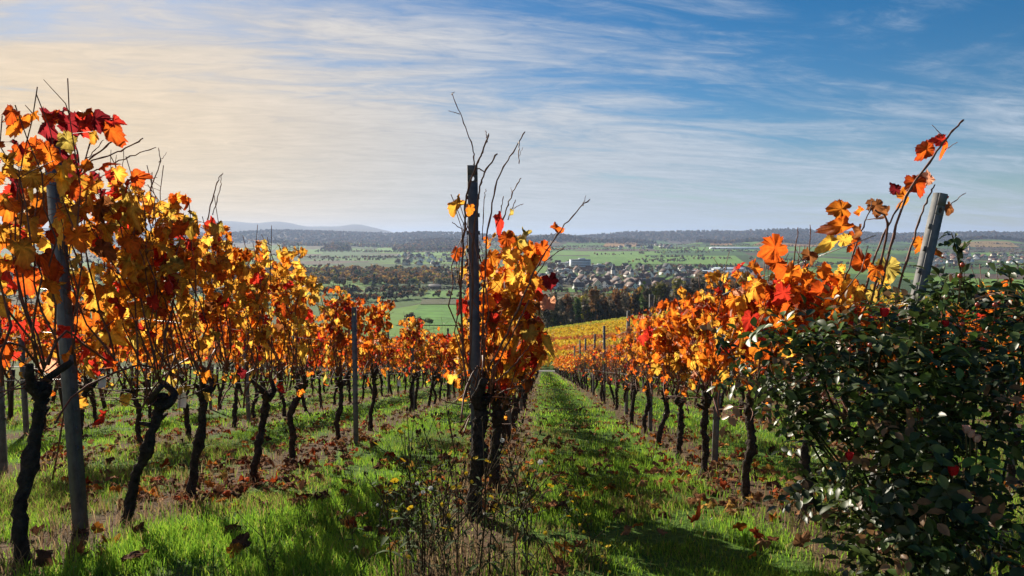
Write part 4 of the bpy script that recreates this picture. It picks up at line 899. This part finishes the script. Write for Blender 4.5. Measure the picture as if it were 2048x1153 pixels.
r9 = np.random.default_rng(98)
AU = ('golden', 'russet', 'olive', 'bare', 'green', 'dark', 'yellow')
xs = r9.uniform(-2, 96, 430); pts = [(x, r9.uniform(296, 440) + .30 * x) for x in xs]
wood('woodland', pts, AU, [.03, .15, .16, .55, .06, .01, .04], 150, (14, 22), 1, .20, .07, True, 1.25)
pts = [(r9.uniform(-.40, -.1) * y, y) for y in r9.uniform(1000, 1500, 900)]
wood('woodland', pts, AU, [.20, .22, .18, .16, .14, .06, .04], 70, (12, 20), 2, .36, .17, False, 1.15)
pts = [(r9.uniform(-.8, -.36) * y, y) for y in r9.uniform(700, 1900, 500)]
wood('woodland', pts, AU, [.10, .20, .18, .2, .18, .12, .02], 40, (12, 20), 3, .36, .2)
pts = []
for c, n in (([(785, 504), (930, 504), (930, 488), (790, 494)], 900), ([(560, 497), (780, 497), (800, 484), (560, 482)], 900), ([(640, 503), (700, 503), (700, 497), (650, 497)], 130)): pts += in_quad(c, n, r9)
wood('woodland', pts, AU, [.06, .38, .10, .26, .08, .11, .01], 12, (14, 22), 4, .42, .5)
pts = [(r9.uniform(-.85, .80) * y, y) for y in r9.uniform(4200, 7000, 19000)]
pz = np.array(pts); keep = zt(pz[:, 0], pz[:, 1]) + 24 * vn(pz[:, 0] / 600, pz[:, 1] / 600, 8) + 9 * vn(pz[:, 0] / 220, pz[:, 1] / 220, 9) > -25
pts = [p for p, q in zip(pts, keep) if q]
wood('woodland', pts, AU, [.04, .45, .06, .33, .04, .07, .01], 7, (16, 24), 5, .5, .75, False, .42)
pts = []                                                                # hedges and lines of trees between the fields
for _ in range(120):
    y = r9.uniform(1700, 4800); x = y * r9.uniform(-.75, .75); a_ = r9.normal(0, .35); L = r9.uniform(80, 420); n = int(L / 7)
    for t in r9.random(n): pts.append((x + math.cos(a_) * L * (t - .5) + r9.normal(0, 6), y + math.sin(a_) * L * (t - .5) + r9.normal(0, 6)))
for a_, b_, n in (((1090, 540), (1300, 546), 70), ((1290, 536), (1500, 538), 80), ((1180, 512), (1290, 510), 26), ((1330, 503), (1500, 503), 40), ((700, 517), (800, 518), 40), ((640, 503), (760, 503), 40), ((1100, 497), (1330, 498), 60), ((1380, 494), (1560, 494), 40), ((1500, 520), (1640, 528), 60), ((1480, 545), (1640, 535), 90), ((800, 506), (930, 503), 40), ((1700, 505), (1900, 500), 60), ((1780, 536), (2048, 540), 60), ((560, 515), (700, 520), 60), ((640, 590), (850, 587), 90), ((700, 606), (830, 598), 60), ((840, 597), (960, 598), 16), ((1095, 588), (1300, 592), 40)):
    for t in r9.random(n):
        h_ = hit(a_[0] + (b_[0] - a_[0]) * t, a_[1] + (b_[1] - a_[1]) * t + r9.normal(0, 1.0)); pts.append((h_[0], h_[1]))
wood('hedgerow_woods', pts, AU, [.10, .28, .14, .22, .16, .08, .02], 26, (6, 13), 6, .45, .25)

TP = [(tree_proto(800, 'golden', 12, 4.2), 'golden autumn tree'), (tree_proto(801, 'russet', 13, 5), 'russet brown tree'), (tree_proto(802, 'green', 11, 4.6), 'dark green round tree'), (tree_proto(803, 'dark', 15, 3.2, True), 'dark conifer'), (tree_proto(804, 'yellow', 9, 4), 'yellow green tree'), (tree_proto(805, 'bare', 13, 5), 'almost bare brown tree'), (tree_proto(806, 'olive', 12, 5), 'olive green tree')]
TUSED = [False] * len(TP)
def put_tree(i, x, y, s, place, grp, label=None):
    e, nm = TP[i]
    if TUSED[i]: e = copy_tree(e, KIDS)
    TUSED[i] = True; e.location = (x, y, z1(x, y)); e.scale = (s, s, s); e.rotation_euler = (0, 0, random.uniform(0, 6.28)); tag(e, label or f'{nm} {place}', 'tree', grp); return e
def tree_px(i, px_, py_, Y, s, label):
    d = ray(px_, py_); x = d[0] / d[1] * Y; put_tree(i, x, Y, s, '', None, label)
tree_px(0, 1300, 600, 560, .95, 'golden tree at the edge of the wood below the village'); tree_px(1, 1222, 590, 520, 1.15, 'tall russet tree rising above the bare wood'); tree_px(1, 1208, 590, 540, 1.05, 'russet tree beside the tall one above the wood'); tree_px(5, 1245, 590, 530, 1.15, 'grey brown bare tree rising above the wood'); tree_px(4, 1250, 610, 480, .8, 'yellow green round tree in the bare wood'); tree_px(0, 1312, 600, 570, .8, 'smaller golden tree beside the golden one below the village')
tree_px(2, 840, 600, 420, .8, 'dark bushy tree at the left edge of the meadow'); tree_px(5, 822, 600, 400, .95, 'brown bushy tree at the left edge of the meadow'); tree_px(6, 858, 600, 440, .6, 'small olive tree at the left edge of the meadow'); tree_px(6, 1350, 590, 560, 1.1, 'olive tree on the slope beyond the orange row'); tree_px(2, 1385, 590, 570, 1.0, 'dark green tree on the slope beyond the orange row'); tree_px(6, 1420, 590, 590, 1.15, 'tall olive tree on the slope beyond the orange row')
for p in in_quad([(1095, 580), (1470, 582), (1480, 540), (1095, 530)], 260, r9, mind=14): put_tree(int(r9.choice(7, p=[.2, .2, .15, .15, .1, .1, .1])), p[0], p[1], r9.uniform(.55, 1.1), 'among the houses of the valley village', 'trees of the valley village')
for t in np.linspace(0, 1, 14): h_ = hit(858 + 100 * t, 583 - 3 * t); put_tree(5, h_[0], h_[1], .45, 'in the orchard row across the meadow', 'orchard row')
for p in in_quad([(795, 532), (940, 536), (940, 510), (790, 512)], 60, r9, mind=20): put_tree(int(r9.choice([0, 1, 5, 6])), p[0], p[1], r9.uniform(.6, 1.0), 'in the far village left of the post', 'trees of the far village')

# ---------------------------------------------------------------- houses
WALLC = [(.80, .79, .76), (.86, .86, .85), (.66, .58, .44), (.60, .52, .45)]; ROOFC = [(.075, .045, .038), (.10, .042, .03), (.045, .045, .05), (.13, .06, .04)]
def house_meshes(seed, w_, l_, h_, rh, wc, rc):
    wl, rf, wn = MB(), MB(), MB(); a, b = w_ / 2, l_ / 2
    wl.box((0, 0, h_ / 2 - .5), (w_, l_, h_ + 1), wc)
    wl.add([(-a, -b, h_), (a, -b, h_), (0, -b, h_ + rh), (-a, b, h_), (a, b, h_), (0, b, h_ + rh)], [[(0, 1, 2), (4, 3, 5)]], wc)
    o = .5; k = rh / a; t = .25
    for sg in (-1, 1):
        V = [(sg * (a + o), -b - o, h_ - o * k), (0, -b - o, h_ + rh), (0, b + o, h_ + rh), (sg * (a + o), b + o, h_ - o * k)]; V2 = [(x, y, z + t) for x, y, z in V]; V3 = [(x, y, z + .03) for x, y, z in V]
        rf.add(V2 + V3, [[(0, 1, 2, 3), (7, 6, 5, 4), (0, 4, 5, 1), (2, 6, 7, 3), (0, 3, 7, 4)]], rc)
    rf.box((a * .4, b * .4, h_ + rh * .85), (.7, .7, 1.6), (.25, .12, .09))
    for fl in range(2):
        for x in (-a * .5, a * .5):
            for sg in (-1, 1): wn.box((x, sg * (b + .02), 1.5 + fl * 2.7), (1.1, .08, 1.3))
        for y in (-b * .5, 0, b * .5):
            for sg in (-1, 1): wn.box((sg * (a + .02), y, 1.5 + fl * 2.7), (.08, 1.1, 1.3))
    return wl, rf, wn
HP = {}
HN = 0
WN = ['white', 'bright white', 'cream', 'beige']; RN = ['dark brown', 'red brown', 'slate grey', 'rust red']
def house(x, y, i, rz, s, place, grp, detail):
    """near houses: walls, roof and windows; far ones are a few pixels and one mesh"""
    wi, ri = i % 4, (i // 4 + i) % 4; key = (wi, ri, detail); lab = f'{WN[wi]} house with {RN[ri]} gabled roof {place}'
    if key not in HP:
        r = np.random.default_rng(i); wl, rf, wn = house_meshes(i, r.uniform(8, 10), r.uniform(10, 14), r.uniform(3.4, 4.8), r.uniform(4.2, 5.4), WALLC[wi], ROOFC[ri])
        if detail:
            e = empty('village_house', (0, 0, 0)); k = [wl.build('wall', M_WALL, e), rf.build('roof', M_ROOF, e)]
            # each window a part of its own
            vs = np.concatenate(wn.V).reshape(-1, 8, 3)
            for v in vs: m_ = MB(); m_.add(v, [[[0, 2, 3, 1], [4, 5, 7, 6], [0, 1, 5, 4], [1, 3, 7, 5], [3, 2, 6, 7], [2, 0, 4, 6]]]); k.append(m_.build('window', M_GLASS, e))
            KIDS[e] = k
        else:
            mb = MB(); mb.add(np.concatenate(wl.V), [np.concatenate(wl.P[3]), np.concatenate(wl.P[4])], np.concatenate(wl.C)); mb.add(np.concatenate(rf.V), [np.concatenate(rf.P[4])], np.concatenate(rf.C)); e = mb.build('village_house', M_WALL); KIDS[e] = []
        HP[key] = e
    else: e = copy_tree(HP[key], KIDS)
    e.location = (x, y, z1(x, y)); e.rotation_euler = (0, 0, rz); e.scale = (s, s, s); tag(e, lab, 'house', grp)
r8 = np.random.default_rng(99)
def village(corners, n, mind, place, grp, detail, smax=1.15):
    for p in in_quad(corners, n, r8, mind=mind):
        house(p[0], p[1], int(r8.integers(0, 16)), r8.choice([0, .3, -.4, 1.57]) + r8.normal(0, .25), r8.uniform(1.0, smax + .35), place, grp, detail and p[1] < 1120)
village([(1095, 580), (1480, 583), (1480, 567), (1095, 566)], 65, 16, 'at the near edge of the valley village', 'near houses of the valley village', True)
village([(1080, 566), (1530, 566), (1500, 542), (1090, 530)], 115, 21, 'inside the valley village', 'houses inside the valley village', False)
village([(780, 530), (945, 536), (945, 512), (800, 510)], 45, 22, 'in the far village left of the post', 'houses of the far village', False)
village([(1830, 535), (2048, 536), (2048, 510), (1840, 510)], 48, 22, 'in the town above the rose bush', 'houses of the town above the rose bush', False, 1.4)
village([(1235, 499), (1345, 499), (1340, 492), (1240, 493)], 26, 40, 'in the hamlet under the golden slope', 'houses of the hamlet', False, 1.5)
# bigger buildings
def block_building(px_, py_, w_, l_, h_, rz, wc, label, nf=5):
    p = hit(px_, py_); e = empty('office_block', tuple(p), rz, None, label, 'building'); mb = MB(); mb.box((0, 0, h_ / 2), (w_, l_, h_), wc); mb.build('wall', M_WALL, e)
    mb = MB(); mb.box((0, 0, h_ + .3), (w_ + .8, l_ + .8, .6), (.30, .32, .35)); mb.box((w_ * .1, 0, h_ + 1.8), (w_ * .3, l_ * .4, 2.4), wc); mb.build('roof', M_WALL, e)
    for f in range(nf):
        mb = MB(); mb.box((0, -l_ / 2 - .03, h_ * (f + .55) / nf), (w_ * .92, .1, h_ / nf * .42)); mb.build('window_band', M_GLASS, e)
block_building(1160, 540, 46, 22, 24, .15, (.72, .76, .82), 'tall pale block with window bands standing above the village', 6)
block_building(1196, 540, 30, 18, 11, .15, (.80, .80, .78), 'lower white block right of the tall pale block', 3)
block_building(1138, 533, 60, 20, 9, .1, (.75, .76, .76), 'long white block behind the tall pale block', 3)
block_building(1130, 548, 30, 14, 8, .2, (.7, .7, .7), 'low white block left of the tall pale block', 2)
def hall(px_, py_, w_, l_, h_, rz, label, wc=(.75, .76, .78), rc=(.42, .50, .60)):
    p = hit(px_, py_); e = empty('factory_hall', tuple(p), rz, None, label, 'building'); mb = MB(); mb.box((0, 0, h_ / 2), (w_, l_, h_), wc); mb.build('wall', M_WALL, e); mb = MB()
    mb.add([(-w_ / 2 - 1, -l_ / 2 - 1, h_), (w_ / 2 + 1, -l_ / 2 - 1, h_), (w_ / 2 + 1, 0, h_ + 3), (-w_ / 2 - 1, 0, h_ + 3), (w_ / 2 + 1, l_ / 2 + 1, h_), (-w_ / 2 - 1, l_ / 2 + 1, h_)], [[(0, 1, 2, 3), (3, 2, 4, 5)], [(1, 4, 2), (0, 3, 5)]], rc); mb.build('roof', M_WALL, e)
hall(1430, 551, 90, 40, 7, .1, 'long pale factory hall at the right end of the village'); hall(1462, 545, 70, 45, 8, .15, 'blue roofed hall behind the long pale hall'); hall(1470, 499, 230, 60, 8, 0, 'far glasshouse shining among the green fields', (.7, .75, .8), (.62, .68, .76)); hall(870, 578, 14, 18, 4, .4, 'dark barn beside the orchard row', (.08, .07, .06), (.07, .065, .07))
def church(px_, py_, H, label, col=(.72, .68, .6)):
    p = hit(px_, py_); e = empty('church', tuple(p), .3, None, label, 'church'); mb = MB(); mb.box((0, 0, H * .3), (6, 6, H * .6), col); mb.build('tower', M_WALL, e)
    mb = MB(); s = 3.3; mb.add([(-s, -s, H * .6), (s, -s, H * .6), (s, s, H * .6), (-s, s, H * .6), (0, 0, H)], [[(0, 1, 4), (1, 2, 4), (2, 3, 4), (3, 0, 4)]], (.11, .12, .13)); mb.build('spire', M_WALL, e)
    wl, rf, wn = house_meshes(3, 11, 20, 8, 6, col, (.09, .05, .04)); o = wl.build('nave', M_WALL, e); o.location = (0, 13, 0); o2 = rf.build('nave_roof', M_ROOF, e); o2.location = (0, 13, 0)
church(1226, 561, 30, 'church with pointed spire in the middle of the village'); church(1263, 559, 22, 'smaller pale church tower right of the spired church'); church(1938, 506, 34, 'church tower above the town over the rose bush', (.5, .34, .25))

# ---------------------------------------------------------------- haze
def haze():
    m, t = newmat('haze'); vol = t.n('ShaderNodeVolumePrincipled', {'Color': (0.52, 0.68, 1.0, 1), 'Density': 0.00006, 'Anisotropy': 0.2}); t.n('ShaderNodeOutputMaterial', {1: vol.outputs[0]})
    mb = MB(); mb.box((0, 0, 80), (50000, 50000, 420)); o = mb.build('haze', m); tag(o, kind='stuff')
haze()
